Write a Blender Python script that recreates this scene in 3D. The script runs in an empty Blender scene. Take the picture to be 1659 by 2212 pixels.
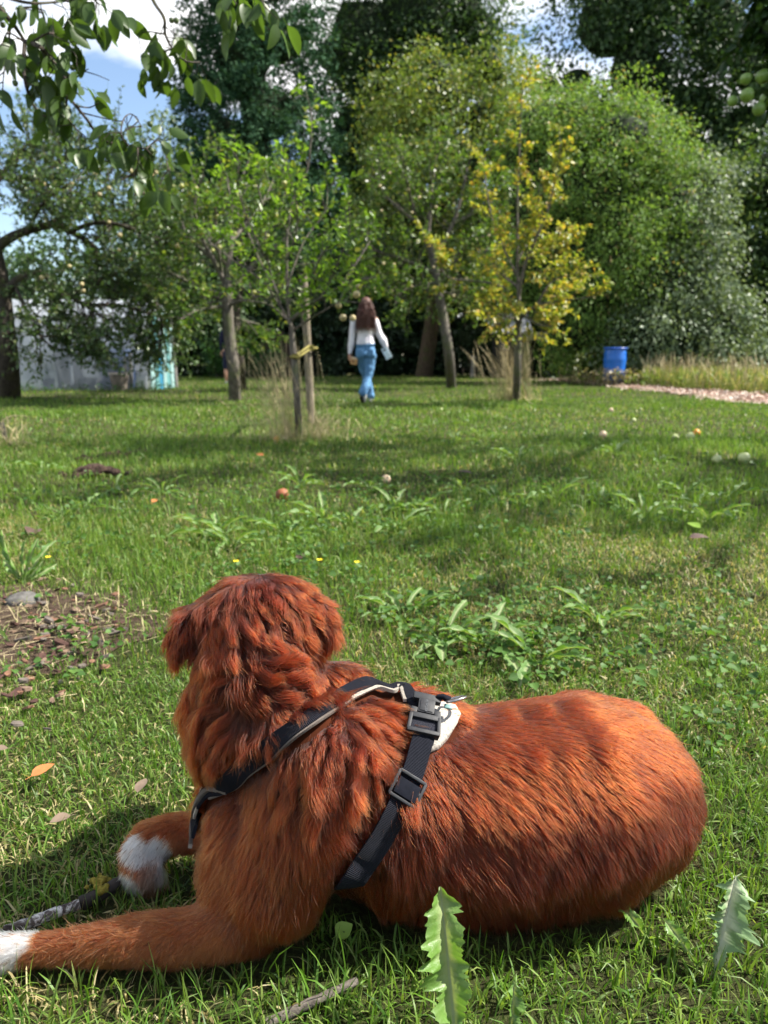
import bpy, bmesh, math, random
import numpy as np
from mathutils import Vector, Matrix
from mathutils.bvhtree import BVHTree
from mathutils.kdtree import KDTree

R = math.radians
SC = bpy.context.scene
COL = SC.collection

# ------------------------------------------------------------------ camera, sky, sun, exposure
CAM_H, PITCH, FOC = 0.72, R(11.37), 1661.0      # metres, radians, focal length in pixels of a 1659x2212 frame
cd = bpy.data.cameras.new('camera')
cam = bpy.data.objects.new('camera', cd)
COL.objects.link(cam)
cam.location = (0, 0, CAM_H)
cam.rotation_euler = (R(90) - PITCH, 0, 0)
cd.sensor_fit = 'VERTICAL'
cd.sensor_height = 36.0
cd.lens = 36.0 * FOC / 2212.0
cd.clip_start, cd.clip_end = 0.02, 2000
cd.dof.use_dof = True
cd.dof.focus_distance = 0.98
cd.dof.aperture_fstop = 6.8
SC.camera = cam

SUN_EL, SUN_AZ = R(49), R(82)                    # azimuth measured from straight ahead (+Y) towards the right (+X)
w = bpy.data.worlds.new('World'); SC.world = w; w.use_nodes = True
nt = w.node_tree; nt.nodes.clear()
def wn(t, **kw):
    n = nt.nodes.new(t)
    for k, v in kw.items(): setattr(n, k, v)
    return n
out = wn('ShaderNodeOutputWorld')
sky = wn('ShaderNodeTexSky', sky_type='NISHITA', sun_disc=False)
sky.sun_elevation, sky.sun_rotation = SUN_EL, SUN_AZ
sky.air_density, sky.dust_density, sky.ozone_density = 1.0, 0.6, 1.0
bg1 = wn('ShaderNodeBackground'); bg1.inputs[1].default_value = 0.085
bg2 = wn('ShaderNodeBackground'); bg2.inputs[0].default_value = (1, 1, 1, 1); bg2.inputs[1].default_value = 0.68
tc = wn('ShaderNodeTexCoord')
sep = wn('ShaderNodeSeparateXYZ')
mz = wn('ShaderNodeMath', operation='MAXIMUM'); mz.inputs[1].default_value = 0.0
az = wn('ShaderNodeMath', operation='ADD'); az.inputs[1].default_value = 0.22
dx = wn('ShaderNodeMath', operation='DIVIDE'); dy = wn('ShaderNodeMath', operation='DIVIDE')
comb = wn('ShaderNodeCombineXYZ'); comb.inputs[2].default_value = 60.44
noi = wn('ShaderNodeTexNoise'); noi.inputs['Scale'].default_value = 1.05; noi.inputs['Detail'].default_value = 7; noi.inputs['Roughness'].default_value = 0.52
ramp = wn('ShaderNodeValToRGB')
ramp.color_ramp.elements[0].position = 0.49; ramp.color_ramp.elements[0].color = (0, 0, 0, 1)
ramp.color_ramp.elements[1].position = 0.57; ramp.color_ramp.elements[1].color = (1, 1, 1, 1)
mix = wn('ShaderNodeMixShader')
L = nt.links.new
L(tc.outputs['Generated'], sep.inputs[0])
L(sep.outputs[2], mz.inputs[0]); L(mz.outputs[0], az.inputs[0])
L(sep.outputs[0], dx.inputs[0]); L(az.outputs[0], dx.inputs[1])
L(sep.outputs[1], dy.inputs[0]); L(az.outputs[0], dy.inputs[1])
sx_ = wn('ShaderNodeMath', operation='ADD'); sx_.inputs[1].default_value = -0.5; sy_ = wn('ShaderNodeMath', operation='ADD'); sy_.inputs[1].default_value = -0.3; L(dy.outputs[0], sy_.inputs[0]); L(sy_.outputs[0], comb.inputs[1]); L(dx.outputs[0], sx_.inputs[0]); L(sx_.outputs[0], comb.inputs[0]); 
L(comb.outputs[0], noi.inputs['Vector']); L(noi.outputs[0], ramp.inputs[0])
L(sky.outputs[0], bg1.inputs[0]); L(ramp.outputs[0], mix.inputs[0])
L(bg1.outputs[0], mix.inputs[1]); L(bg2.outputs[0], mix.inputs[2]); L(mix.outputs[0], out.inputs[0])

sl = bpy.data.lights.new('sun', 'SUN'); sl.energy = 5.0; sl.angle = R(0.5); sl.color = (1.0, 0.95, 0.86)
sun = bpy.data.objects.new('sun', sl); COL.objects.link(sun)
SUN_DIR = Vector((math.sin(SUN_AZ) * math.cos(SUN_EL), math.cos(SUN_AZ) * math.cos(SUN_EL), math.sin(SUN_EL)))
sun.rotation_euler = SUN_DIR.to_track_quat('Z', 'Y').to_euler()
sun.location = (20, 20, 30)

vs = SC.view_settings
vs.view_transform = 'Standard'; vs.look = 'None'; vs.exposure = 1.42; vs.gamma = 1.0; vs.use_curve_mapping = False
SC.render.engine = 'CYCLES'
cy = SC.cycles
cy.max_bounces = 7; cy.diffuse_bounces = 3; cy.glossy_bounces = 2; cy.transmission_bounces = 4; cy.transparent_max_bounces = 6
cy.caustics_reflective = False; cy.caustics_refractive = False
cy.use_adaptive_sampling = True; cy.adaptive_threshold = 0.015
cy.use_denoising = True
cy.sample_clamp_indirect = 6.0
try:
    cy.denoiser = 'OPENIMAGEDENOISE'; cy.denoising_input_passes = 'RGB_ALBEDO_NORMAL'; cy.denoising_prefilter = 'ACCURATE'
except Exception: pass
SC.cycles_curves.shape = 'RIBBONS'

# ------------------------------------------------------------------ coordinates
_f = np.array([0, math.cos(PITCH), -math.sin(PITCH)]); _u = np.array([0, math.sin(PITCH), math.cos(PITCH)]); _r = np.array([1.0, 0, 0])
_c = np.array([0, 0, CAM_H])
def ray(px, py): return _f + (px - 829.5) / FOC * _r + (1106.0 - py) / FOC * _u
def at(px, py, y):
    """The point of the place seen at a spot of the photograph, y metres ahead."""
    d = ray(px, py); return _c + d * (y / d[1])
def on(px, py, z=0.0):
    """The point of the ground seen at a spot of the photograph."""
    d = ray(px, py); return _c + d * ((z - CAM_H) / d[2])

# ------------------------------------------------------------------ objects
def tag(o, label=None, cat=None, group=None, kind=None):
    if label: o['label'] = label
    if cat: o['category'] = cat
    if group: o['group'] = group
    if kind: o['kind'] = kind
    return o
def link(name, data, parent=None, loc=None):
    o = bpy.data.objects.new(name, data); COL.objects.link(o)
    if loc is not None: o.location = loc
    if parent is not None:
        o.parent = parent
        o.matrix_parent_inverse = Matrix.Translation(-Vector(parent.location))
    return o
def empty(name, loc, label, cat, group=None):
    o = bpy.data.objects.new(name, None); COL.objects.link(o); o.location = loc
    o.empty_display_size = 0.1
    return tag(o, label, cat, group)
def arrays(name, V, faces, mat=None, smooth=False, attrs=None):
    """Mesh from numpy arrays; faces is a list of (M,k) index arrays."""
    me = bpy.data.meshes.new(name)
    V = np.asarray(V, np.float32).reshape(-1, 3)
    if not isinstance(faces, (list, tuple)): faces = [faces]
    faces = [np.asarray(f, np.int32) for f in faces if len(f)]
    loops = np.concatenate([f.ravel() for f in faces])
    tot = np.concatenate([np.full(len(f), f.shape[1], np.int32) for f in faces])
    start = np.concatenate([[0], np.cumsum(tot)[:-1]]).astype(np.int32)
    me.vertices.add(len(V)); me.vertices.foreach_set('co', V.ravel())
    me.loops.add(len(loops)); me.loops.foreach_set('vertex_index', loops)
    me.polygons.add(len(tot)); me.polygons.foreach_set('loop_start', start); me.polygons.foreach_set('loop_total', tot)
    if smooth: me.polygons.foreach_set('use_smooth', np.ones(len(tot), bool))
    me.update(calc_edges=True)
    for k, (dom, arr) in (attrs or {}).items():
        arr = np.asarray(arr, np.float32)
        a = me.attributes.new(k, 'FLOAT' if arr.ndim == 1 else 'FLOAT_VECTOR', dom)
        a.data.foreach_set('value' if arr.ndim == 1 else 'vector', arr.ravel())
    if mat: me.materials.append(mat)
    return me
def nrm(a):
    a = np.asarray(a, float); return a / np.maximum(np.linalg.norm(a, axis=-1, keepdims=True), 1e-9)

def dense(P, n=12):
    t = np.linspace(0, len(P) - 1, (len(P) - 1) * n + 1); i = np.minimum(t.astype(int), len(P) - 2); f = (t - i)[:, None]
    p0 = P[np.maximum(i - 1, 0)]; p1 = P[i]; p2 = P[i + 1]; p3 = P[np.minimum(i + 2, len(P) - 1)]
    return .5 * (2 * p1 + (p2 - p0) * f + (2 * p0 - 5 * p1 + 4 * p2 - p3) * f ** 2 + (3 * p1 - p0 - 3 * p2 + p3) * f ** 3)

class MB:
    """Collects tubes, boxes and loose faces for one mesh."""
    def __init__(s): s.v = []; s.f = []; s.n = 0
    def add(s, V, F):
        V = np.asarray(V, float); s.v.append(V)
        for f in F: s.f.append([i + s.n for i in f])
        s.n += len(V)
    def tube(s, pts, rad, seg=7, cap=True, sq=None):
        pts = [np.asarray(p, float) for p in pts]; n = len(pts)
        if np.isscalar(rad): rad = [rad] * n
        V = []; ref = np.array([0.31, 0.77, 0.55])
        t0 = nrm(pts[1] - pts[0]); a = nrm(np.cross(t0, ref))
        for i in range(n):
            t = nrm(pts[min(i + 1, n - 1)] - pts[max(i - 1, 0)])
            a = nrm(a - t * np.dot(a, t)); b = np.cross(t, a)
            for k in range(seg):
                th = 2 * math.pi * k / seg
                V.append(pts[i] + rad[i] * (a * math.cos(th) + b * math.sin(th) * (sq or 1)))
        F = []
        for i in range(n - 1):
            for k in range(seg):
                k2 = (k + 1) % seg
                F.append([i * seg + k, i * seg + k2, (i + 1) * seg + k2, (i + 1) * seg + k])
        if cap:
            F.append(list(range(seg))[::-1]); F.append([(n - 1) * seg + k for k in range(seg)])
        s.add(V, F)
    def box(s, c, size, rot=None):
        c = np.asarray(c, float); h = np.asarray(size, float) / 2
        V = np.array([[x, y, z] for x in (-1, 1) for y in (-1, 1) for z in (-1, 1)]) * h
        if rot is not None: V = V @ np.asarray(rot).T
        s.add(V + c, [[0, 1, 3, 2], [4, 6, 7, 5], [0, 4, 5, 1], [2, 3, 7, 6], [0, 2, 6, 4], [1, 5, 7, 3]])
    def lathe(s, prof, seg=24, c=(0, 0, 0)):
        V = []; n = len(prof)
        for r, z in prof:
            for k in range(seg):
                th = 2 * math.pi * k / seg; V.append((r * math.cos(th) + c[0], r * math.sin(th) + c[1], z + c[2]))
        F = [[i * seg + k, i * seg + (k + 1) % seg, (i + 1) * seg + (k + 1) % seg, (i + 1) * seg + k] for i in range(n - 1) for k in range(seg)]
        F.append(list(range(seg))[::-1]); F.append([(n - 1) * seg + k for k in range(seg)])
        s.add(V, F)
    def mesh(s, name, mat=None, smooth=True, bevel=0):
        me = bpy.data.meshes.new(name)
        me.from_pydata(np.concatenate(s.v).tolist(), [], s.f); me.update()
        if bevel:
            bm = bmesh.new(); bm.from_mesh(me)
            es = [e for e in bm.edges if len(e.link_faces) == 2 and e.calc_face_angle(0) > 0.6]
            bmesh.ops.bevel(bm, geom=es, offset=bevel, segments=2, affect='EDGES', profile=0.6)
            bm.to_mesh(me); bm.free()
        if smooth:
            me.polygons.foreach_set('use_smooth', np.ones(len(me.polygons), bool))
            me.set_sharp_from_angle(angle=R(50))
        if mat: me.materials.append(mat)
        return me

def ribbons(name, P, W, side, mat, attrs=None):
    """P (N,S,3) centre lines, W (N,S) half widths, side (N,3): flat blades as one mesh. attrs: name -> (N,) per blade."""
    N, S, _ = P.shape
    V = np.stack([P - side[:, None] * W[..., None], P + side[:, None] * W[..., None]], 2).reshape(-1, 3)   # N,S,2
    base = (np.arange(N) * S * 2)[:, None, None] + (np.arange(S - 1) * 2)[None, :, None]
    F = (base + np.array([0, 1, 3, 2])[None, None]).reshape(-1, 4)
    at_ = {k: ('POINT', np.repeat(a, S * 2)) for k, a in (attrs or {}).items()}
    at_['along'] = ('POINT', np.tile(np.repeat(np.linspace(0, 1, S), 2), N))
    return arrays(name, V, F, mat, False, at_)

def leaves(name, pos, ax, nm, ln, wd, mat, lod=1, attrs=None, fold=0.18, droop=0.12):
    """Leaves: pos base, ax along, nm face normal, ln length, wd width. lod 0: diamond, lod 1: folded ovate leaf."""
    N = len(pos); ax = nrm(ax); sd = nrm(np.cross(ax, nm)); up = nrm(np.cross(sd, ax))
    ln = np.broadcast_to(ln, (N,))[:, None]; wd = np.broadcast_to(wd, (N,))[:, None]
    if lod == 0:
        V = np.stack([pos, pos + ax * ln * .45 + sd * wd * .5, pos + ax * ln - up * ln * droop, pos + ax * ln * .45 - sd * wd * .5], 1)
        F = np.arange(N * 4).reshape(N, 4); k = 4
    else:
        f = up * wd * fold
        V = np.stack([pos, pos + ax * ln * .30 + sd * wd * .46 + f, pos + ax * ln * .66 + sd * wd * .40 + f - up * ln * droop * .4,
                      pos + ax * ln - up * ln * droop,
                      pos + ax * ln * .66 - sd * wd * .40 + f - up * ln * droop * .4, pos + ax * ln * .30 - sd * wd * .46 + f], 1)
        b = (np.arange(N) * 6)[:, None]
        F = np.concatenate([b + np.array([[0, 1, 2, 3]]), b + np.array([[0, 3, 4, 5]])]); k = 6
    at_ = {n: ('POINT', np.repeat(a, k)) for n, a in (attrs or {}).items()}
    return arrays(name, V.reshape(-1, 3), F, mat, False, at_)

class WaveNoise:
    """Cheap smooth noise in [-1,1] for numpy points."""
    def __init__(s, seed, freq, n=14):
        r = np.random.default_rng(seed); s.k = nrm(r.normal(size=(n, 3))) * freq * r.uniform(.6, 1.7, (n, 1)); s.p = r.uniform(0, 6.28, n)
    def __call__(s, P): return np.sin(np.asarray(P) @ s.k.T + s.p).sum(-1) / math.sqrt(len(s.p) / 2) * .6

# ------------------------------------------------------------------ materials
class NT:
    def __init__(s, name):
        s.m = bpy.data.materials.new(name); s.m.use_nodes = True; s.t = s.m.node_tree; s.t.nodes.clear()
        s.out = s.n('ShaderNodeOutputMaterial')
    def n(s, t, ins=None, **kw):
        n = s.t.nodes.new(t)
        for k, v in kw.items(): setattr(n, k, v)
        for k, v in (ins or {}).items():
            if hasattr(v, 'is_output') or isinstance(v, bpy.types.NodeSocket): s.t.links.new(v, n.inputs[k])
            else: n.inputs[k].default_value = v
        return n
    def ramp(s, fac, stops, interp='LINEAR'):
        n = s.n('ShaderNodeValToRGB', {0: fac}); cr = n.color_ramp; cr.interpolation = interp
        while len(cr.elements) > 1: cr.elements.remove(cr.elements[-1])
        for i, (p, c) in enumerate(stops):
            e = cr.elements[0] if i == 0 else cr.elements.new(p)
            e.position = p; e.color = (*c, 1)
        return n.outputs[0]
    def mixc(s, f, a, b, blend='MIX'):
        n = s.n('ShaderNodeMix', data_type='RGBA', blend_type=blend)
        for k, v in ((0, f), (6, a), (7, b)):
            if isinstance(v, bpy.types.NodeSocket): s.t.links.new(v, n.inputs[k])
            else: n.inputs[k].default_value = (*v, 1) if isinstance(v, tuple) and len(v) == 3 else v
        return n.outputs[2]
    def noise(s, scale, detail=3, rough=.55, coord='Object', vec=None, dist=0):
        if vec is None: vec = s.n('ShaderNodeTexCoord').outputs[coord]
        return s.n('ShaderNodeTexNoise', {'Vector': vec, 'Scale': scale, 'Detail': detail, 'Roughness': rough, 'Distortion': dist}).outputs[0]
    def bump(s, h, strength=.4, dist=.01):
        return s.n('ShaderNodeBump', {'Height': h, 'Strength': strength, 'Distance': dist}).outputs[0]
    def bsdf(s, color, rough=.7, spec=.4, normal=None, **ins):
        d = {'Base Color': color if isinstance(color, bpy.types.NodeSocket) else (*color, 1), 'Roughness': rough, 'Specular IOR Level': spec}
        if normal is not None: d['Normal'] = normal
        d.update(ins); return s.n('ShaderNodeBsdfPrincipled', d).outputs[0]
    def done(s, sh): s.t.links.new(sh, s.out.inputs[0]); return s.m

def leaf_mat(name, stops, trans=.42, tint=(1.25, 1.25, .55), rough=.45, spec=.38, patch=None):
    """Leaf: base colours picked per leaf, thin translucency, waxy gloss."""
    t = NT(name)
    rnd = t.n('ShaderNodeNewGeometry').outputs['Random Per Island']
    c = t.ramp(rnd, stops)
    if patch:
        f = t.ramp(t.noise(patch[0], 2), [(.45, (0, 0, 0)), (.62, (1, 1, 1))])
        c = t.mixc(f, c, patch[1], 'MIX')
    sh = t.bsdf(c, rough, spec)
    tc = t.mixc(1.0, c, tint, 'MULTIPLY')
    tr = t.n('ShaderNodeBsdfTranslucent', {'Color': tc}).outputs[0]
    return t.done(t.n('ShaderNodeMixShader', {0: trans, 1: sh, 2: tr}).outputs[0])

def bark_mat(name, a, b, moss=None, scale=22):
    t = NT(name)
    co = t.n('ShaderNodeTexCoord').outputs['Object']
    mp = t.n('ShaderNodeMapping', {'Vector': co, 'Scale': (1, 1, .35)}).outputs[0]
    n1 = t.noise(scale, 6, .65, vec=mp, dist=.6)
    c = t.ramp(n1, [(.32, a), (.62, b)])
    if moss: c = t.mixc(t.ramp(t.noise(4.5, 3), [(.5, (0, 0, 0)), (.66, (1, 1, 1))]), c, moss)
    return t.done(t.bsdf(c, .9, .2, t.bump(n1, .8, .03)))
def plain(name, c, rough=.6, spec=.4, var=.15, scale=30, bump=0, **kw):
    t = NT(name); n = t.noise(scale, 4)
    col = t.ramp(n, [(.3, tuple(x * (1 - var) for x in c)), (.7, tuple(min(1, x * (1 + var)) for x in c))])
    return t.done(t.bsdf(col, rough, spec, t.bump(n, bump, .004) if bump else None, **kw))
# ------------------------------------------------------------------ continuous bodies: overlapping balls fused into one skin
def _ico():
    bm = bmesh.new(); bmesh.ops.create_icosphere(bm, subdivisions=2, radius=1.0)
    V = np.array([v.co[:] for v in bm.verts]); F = [[v.index for v in f.verts] for f in bm.faces]; bm.free(); return V, np.array(F)
ICO_V, ICO_F = _ico()
def chain(pts, rad, step=.35):
    """Balls along a poly line, radius blended: list of (centre, (rx,ry,rz))."""
    out = []; pts = [np.asarray(p, float) for p in pts]
    for i in range(len(pts) - 1):
        r0, r1 = np.asarray(rad[i], float), np.asarray(rad[i + 1], float)
        d = np.linalg.norm(pts[i + 1] - pts[i]); n = max(2, int(d / (min(np.min(r0), np.min(r1)) * step)) + 1)
        for k in range(n + (i == len(pts) - 2)):
            t = k / n; r = r0 * (1 - t) + r1 * t
            out.append((pts[i] * (1 - t) + pts[i + 1] * t, np.broadcast_to(r, (3,))))
    return out
def blob(name, balls, voxel, smooth_it=6, mat=None, factor=.5, floor=None):
    Vs, Fs, n = [], [], 0
    for c, r in balls:
        Vs.append(ICO_V * np.asarray(r) + np.asarray(c)); Fs.append(ICO_F + n); n += len(ICO_V)
    me = arrays(name + '_src', np.concatenate(Vs), np.concatenate(Fs))
    o = bpy.data.objects.new(name + '_src', me); COL.objects.link(o)
    m = o.modifiers.new('r', 'REMESH'); m.mode = 'VOXEL'; m.voxel_size = voxel; m.use_smooth_shade = True
    s = o.modifiers.new('s', 'SMOOTH'); s.iterations = smooth_it; s.factor = factor
    dg = bpy.context.evaluated_depsgraph_get(); dg.update()
    res = bpy.data.meshes.new_from_object(o.evaluated_get(dg)); res.name = name
    bpy.data.objects.remove(o); bpy.data.meshes.remove(me)
    if floor is not None:
        co = np.empty(len(res.vertices) * 3, np.float32); res.vertices.foreach_get('co', co); co = co.reshape(-1, 3)
        co[:, 2] = np.maximum(co[:, 2], floor); res.vertices.foreach_set('co', co.ravel()); res.update()
    res.materials.clear()
    if mat: res.materials.append(mat)
    res.polygons.foreach_set('use_smooth', np.ones(len(res.polygons), bool))
    return res
# ------------------------------------------------------------------ ground
GN1, GN2 = WaveNoise(21, .9), WaveNoise(22, 3.5)
def gz(x, y):
    P = np.stack([np.asarray(x, float), np.asarray(y, float), np.zeros_like(np.asarray(x, float))], -1)
    a = np.clip((np.asarray(y, float) - 1.6) / 2.5, 0, 1)
    return .022 * GN1(P) * a + .006 * GN2(P) * (.15 + .85 * a)
def grid(name, xs, ys, zf, mat):
    X, Y = np.meshgrid(xs, ys); V = np.stack([X, Y, zf(X, Y)], -1).reshape(-1, 3); nx = len(xs); ny = len(ys)
    i = (np.arange(ny - 1)[:, None] * nx + np.arange(nx - 1)[None]).ravel()[:, None]
    return arrays(name, V, i + np.array([[0, 1, nx + 1, nx]]), mat, True)
t = NT('soil_under_grass')
n1 = t.noise(.8, 4, .6); n2 = t.noise(90, 6, .75)
c = t.mixc(t.ramp(n1, [(.38, (0, 0, 0)), (.62, (1, 1, 1))]), (.050, .075, .018), (.085, .085, .034))
c = t.mixc(t.ramp(n2, [(.44, (0, 0, 0)), (.58, (1, 1, 1))]), t.mixc(.7, c, (.022, .017, .010)), c)
t.done(t.bsdf(c, .95, .1, t.bump(n2, .9, .02)))
xs = np.unique(np.concatenate([-np.geomspace(4, 400, 40)[::-1], np.linspace(-4, 4, 81), np.geomspace(4, 400, 40)]))
ys = np.unique(np.concatenate([-np.geomspace(3, 400, 16)[::-1], np.linspace(-3, 9, 100), np.geomspace(9, 600, 60)]))
tag(link('ground', grid('ground', xs, ys, gz, t.m)), kind='structure')

# bare earth patch at the left with bark chips
BARE = np.array(on(120, 1370))[:2]
def bare(x, y):
    d = np.sqrt(((x - BARE[0] + .12) / .36) ** 2 + ((y - BARE[1]) / .42) ** 2)
    return np.clip(1.35 - d + .25 * GN2(np.stack([x * 2, y * 2, x * 0], -1)), 0, 1)
t = NT('bare_earth'); n1 = t.noise(35, 6, .7); c = t.ramp(n1, [(.35, (.035, .022, .015)), (.65, (.12, .085, .06))]); t.done(t.bsdf(c, .95, .1, t.bump(n1, 1, .03)))
th = np.linspace(0, 2 * math.pi, 49)[:-1]; rr = 1 + .16 * np.sin(3 * th + 1) + .1 * np.sin(7 * th)
V = [(BARE[0] - .12, BARE[1], .012)]
for f in (.5, 1.0):
    for k in range(48):
        x, y = BARE[0] - .12 + .36 * f * rr[k] * math.cos(th[k]), BARE[1] + .42 * f * rr[k] * math.sin(th[k]); V.append((x, y, float(gz(x, y)) + (.010 if f < 1 else .004)))
F = [[0, 1 + k, 1 + (k + 1) % 48] for k in range(48)] + [[1 + k, 49 + k, 49 + (k + 1) % 48, 1 + (k + 1) % 48] for k in range(48)]
mb = MB(); mb.add(V, F); tag(link('bare_earth', mb.mesh('bare_earth', t.m)), kind='structure')

# wood chip path on the right
PATHC = [on(1700, 872), on(1560, 853), on(1440, 842), on(1330, 832), on(1240, 823), on(1170, 816)]
PATHC = [np.array([9.5, 11.3, 0])] + [np.array([p[0], p[1], 0]) for p in PATHC]
PATHC[-1] = np.array([5.6, 25.5, 0])
pc = dense(np.array(PATHC), 12); tg = nrm(np.gradient(pc, axis=0)); ns = np.stack([-tg[:, 1], tg[:, 0], tg[:, 2] * 0], -1)
PW = .62
t = NT('wood_chip_bed'); n1 = t.noise(26, 6, .7); c = t.ramp(n1, [(.3, (.10, .06, .045)), (.5, (.34, .24, .19)), (.7, (.55, .46, .38))]); t.done(t.bsdf(c, .9, .2, t.bump(n1, 1, .04)))
V = []
for i in range(len(pc)):
    for u in (-1, -.5, 0, .5, 1):
        q = pc[i] + ns[i] * u * PW * (1 + .12 * math.sin(i * .9 + u * 2)); V.append((q[0], q[1], float(gz(q[0], q[1])) + .018 + .012 * (1 - u * u)))
F = [[i * 5 + j, i * 5 + j + 1, i * 5 + j + 6, i * 5 + j + 5] for i in range(len(pc) - 1) for j in range(4)]
mb = MB(); mb.add(V, F); tag(link('path', mb.mesh('path', t.m)), kind='structure')
rng = np.random.default_rng(8)
n = 9000; i = rng.integers(0, len(pc), n); u = np.clip(rng.normal(0, .55, n), -1.25, 1.25)
P = pc[i] + ns[i] * (u * PW)[:, None] + rng.normal(0, .14, (n, 3)); P[:, 2] = gz(P[:, 0], P[:, 1]) + .035 + .012 * rng.random(n)
ax = nrm(rng.normal(size=(n, 3)) * [1, 1, .25]); nm = nrm(rng.normal(size=(n, 3)) * .5 + [0, 0, 1])
t = NT('wood_chip'); c = t.ramp(t.n('ShaderNodeNewGeometry').outputs['Random Per Island'], [(0, (.16, .09, .07)), (.3, (.36, .22, .17)), (.6, (.52, .40, .32)), (1, (.70, .62, .54))]); t.done(t.bsdf(c, .85, .25))
CHIP = t.m
tag(link('wood_chips', leaves('wood_chips', P, ax, nm, rng.uniform(.04, .10, n), rng.uniform(.02, .045, n), CHIP, 0)), kind='stuff')

def on_path(x, y):
    d = np.full(np.shape(x), 99.0)
    for p in pc[::2]: d = np.minimum(d, np.hypot(x - p[0], y - p[1]))
    return d < PW * .95
# ------------------------------------------------------------------ the dog
def pb(px, py, y, rpx, k=(1, 1, 1)):
    c = at(px, py, y); r = rpx * float(np.dot(c - _c, _f)) / FOC
    return c, np.array(k) * r
def pchain(*q):
    cs = [pb(*a) for a in q]; return chain([c for c, _ in cs], [r for _, r in cs])
balls = []
# trunk from the shoulders to the rump
balls += pchain((700, 1700, .90, 175), (800, 1722, .93, 200), (930, 1745, .945, 212), (1080, 1745, .95, 226), (1230, 1722, .96, 224), (1325, 1712, .98, 182), (1378, 1715, 1.0, 112))
balls += pchain((1180, 1850, .90, 95), (1290, 1835, .91, 105), (1370, 1800, .94, 95))            # folded near thigh
balls += pchain((1250, 1600, 1.06, 105), (1330, 1615, 1.08, 104), (1375, 1650, 1.08, 72))         # far hip
balls += pchain((960, 1606, .955, 96), (900, 1592, .955, 98), (830, 1592, .95, 102), (760, 1610, .92, 110), (700, 1650, .89, 120))            # withers and shoulder blade
balls += pchain((705, 1640, .86, 120), (660, 1780, .845, 120), (600, 1900, .83, 108))             # near shoulder, upper arm
balls += pchain((560, 1740, .92, 120), (540, 1830, .87, 112), (530, 1905, .845, 95))             # chest
balls += pchain((590, 1890, .83, 98), (555, 1978, .82, 68), (480, 2003, .809, 64), (400, 2024, .802, 57), (300, 2029, .80, 52), (200, 2041, .797, 43), (110, 2050, .795, 35), (50, 2054, .793, 36), (-10, 2062, .79, 42), (-58, 2070, .788, 36))
# neck and head
balls += pchain((690, 1610, .92, 130), (610, 1590, .93, 140), (565, 1520, .94, 140), (560, 1440, .95, 138), (562, 1375, .965, 128))
balls += pchain((505, 1605, .91, 84), (500, 1560, .92, 95), (520, 1470, .94, 105))
balls += pchain((720, 1490, .96, 62), (760, 1530, .95, 66))
balls += [pb(565, 1340, .965, 107, (1.34, 1.0, .97)), pb(563, 1395, .99, 95, (1.25, 1, 1))]
balls += pchain((575, 1395, 1.02, 66), (582, 1412, 1.10, 42), (585, 1418, 1.125, 34))            # muzzle, looking away
balls += pchain((455, 1310, .955, 22), (418, 1335, .95, 32), (394, 1375, .94, 31), (386, 1412, .93, 21))  # ears
balls += pchain((670, 1300, .96, 24), (694, 1322, .955, 30), (706, 1352, .95, 26), (712, 1380, .945, 15))
# far foreleg with the paw folded back
balls += pchain((520, 1790, .95, 75), (440, 1795, .955, 43), (375, 1800, .955, 40), (325, 1812, .95, 41), (300, 1842, .94, 39), (308, 1876, .925, 36), (330, 1884, .92, 30))
balls += [pb(272, 1888, .925, 15), pb(286, 1908, .918, 16), pb(308, 1917, .914, 16), pb(334, 1914, .915, 15), pb(352, 1900, .92, 13)]
balls += [pb(-62, 2062, .78, 18), pb(-66, 2080, .775, 18), pb(-62, 2052, .80, 18)]
DOG_Z = on(600, 2000)
t_ = NT('dog_skin'); wf_ = t_.n('ShaderNodeAttribute', attribute_name='pale').outputs['Vector']
sx = t_.n('ShaderNodeSeparateXYZ', {0: wf_})
dog_skin = t_.done(t_.bsdf(t_.mixc(sx.outputs[0], t_.mixc(sx.outputs[1], (.055, .014, .005), (.20, .075, .028)), (.66, .60, .56)), .9, .1))
body_me = blob('body', balls, .0075, 10, dog_skin, .5, .002)
dog = empty('dog', (float(at(800, 1700, .93)[0]), .93, 0), 'fluffy rust red dog lying on the grass with its head turned away', 'dog')
dog_body = link('body', body_me, dog)
_co = np.array([v.co[:] for v in body_me.vertices])
def white_feet(P):
    def w_(c, r, k=(1, 1, 1)): return np.clip(1.6 - 1.6 * np.linalg.norm((P - c) / (np.array(k) * r), axis=1), 0, 1)
    wm = w_(at(-24, 2060, .79), .060, (1, 1.5, 1.5)) ** .6
    for a in ((300, 1828, .925, .022), (346, 1832, .925, .021), (288, 1897, .915, .022), (350, 1880, .915, .012), (400, 1688, .90, .03)): wm = np.maximum(wm, w_(at(*a[:3]), a[3]) * (1 if a[0] != 400 else .8))
    return wm * 2.2
def legs(P):
    d = np.full(len(P), 9.0)
    for a in ((500, 1990, .81), (400, 2022, .802), (300, 2024, .80), (200, 2037, .797), (110, 2046, .795), (20, 2058, .79), (-50, 2065, .79), (440, 1795, .955), (375, 1800, .955), (315, 1830, .945), (320, 1885, .92), (560, 1960, .82), (540, 1900, .84)): d = np.minimum(d, np.linalg.norm(P - at(*a), axis=1))
    return np.clip((.085 - d) / .03, 0, 1)
_at = body_me.attributes.new('pale', 'FLOAT_VECTOR', 'POINT'); _at.data.foreach_set('vector', np.stack([np.clip(white_feet(_co), 0, 1), legs(_co), _co[:, 0] * 0], -1).astype(np.float32).ravel())
dog_body['label'] = 'rust red dog body with white paws under its coat'
BVH = BVHTree.FromPolygons([v.co[:] for v in body_me.vertices], [p.vertices[:] for p in body_me.polygons])
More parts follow.
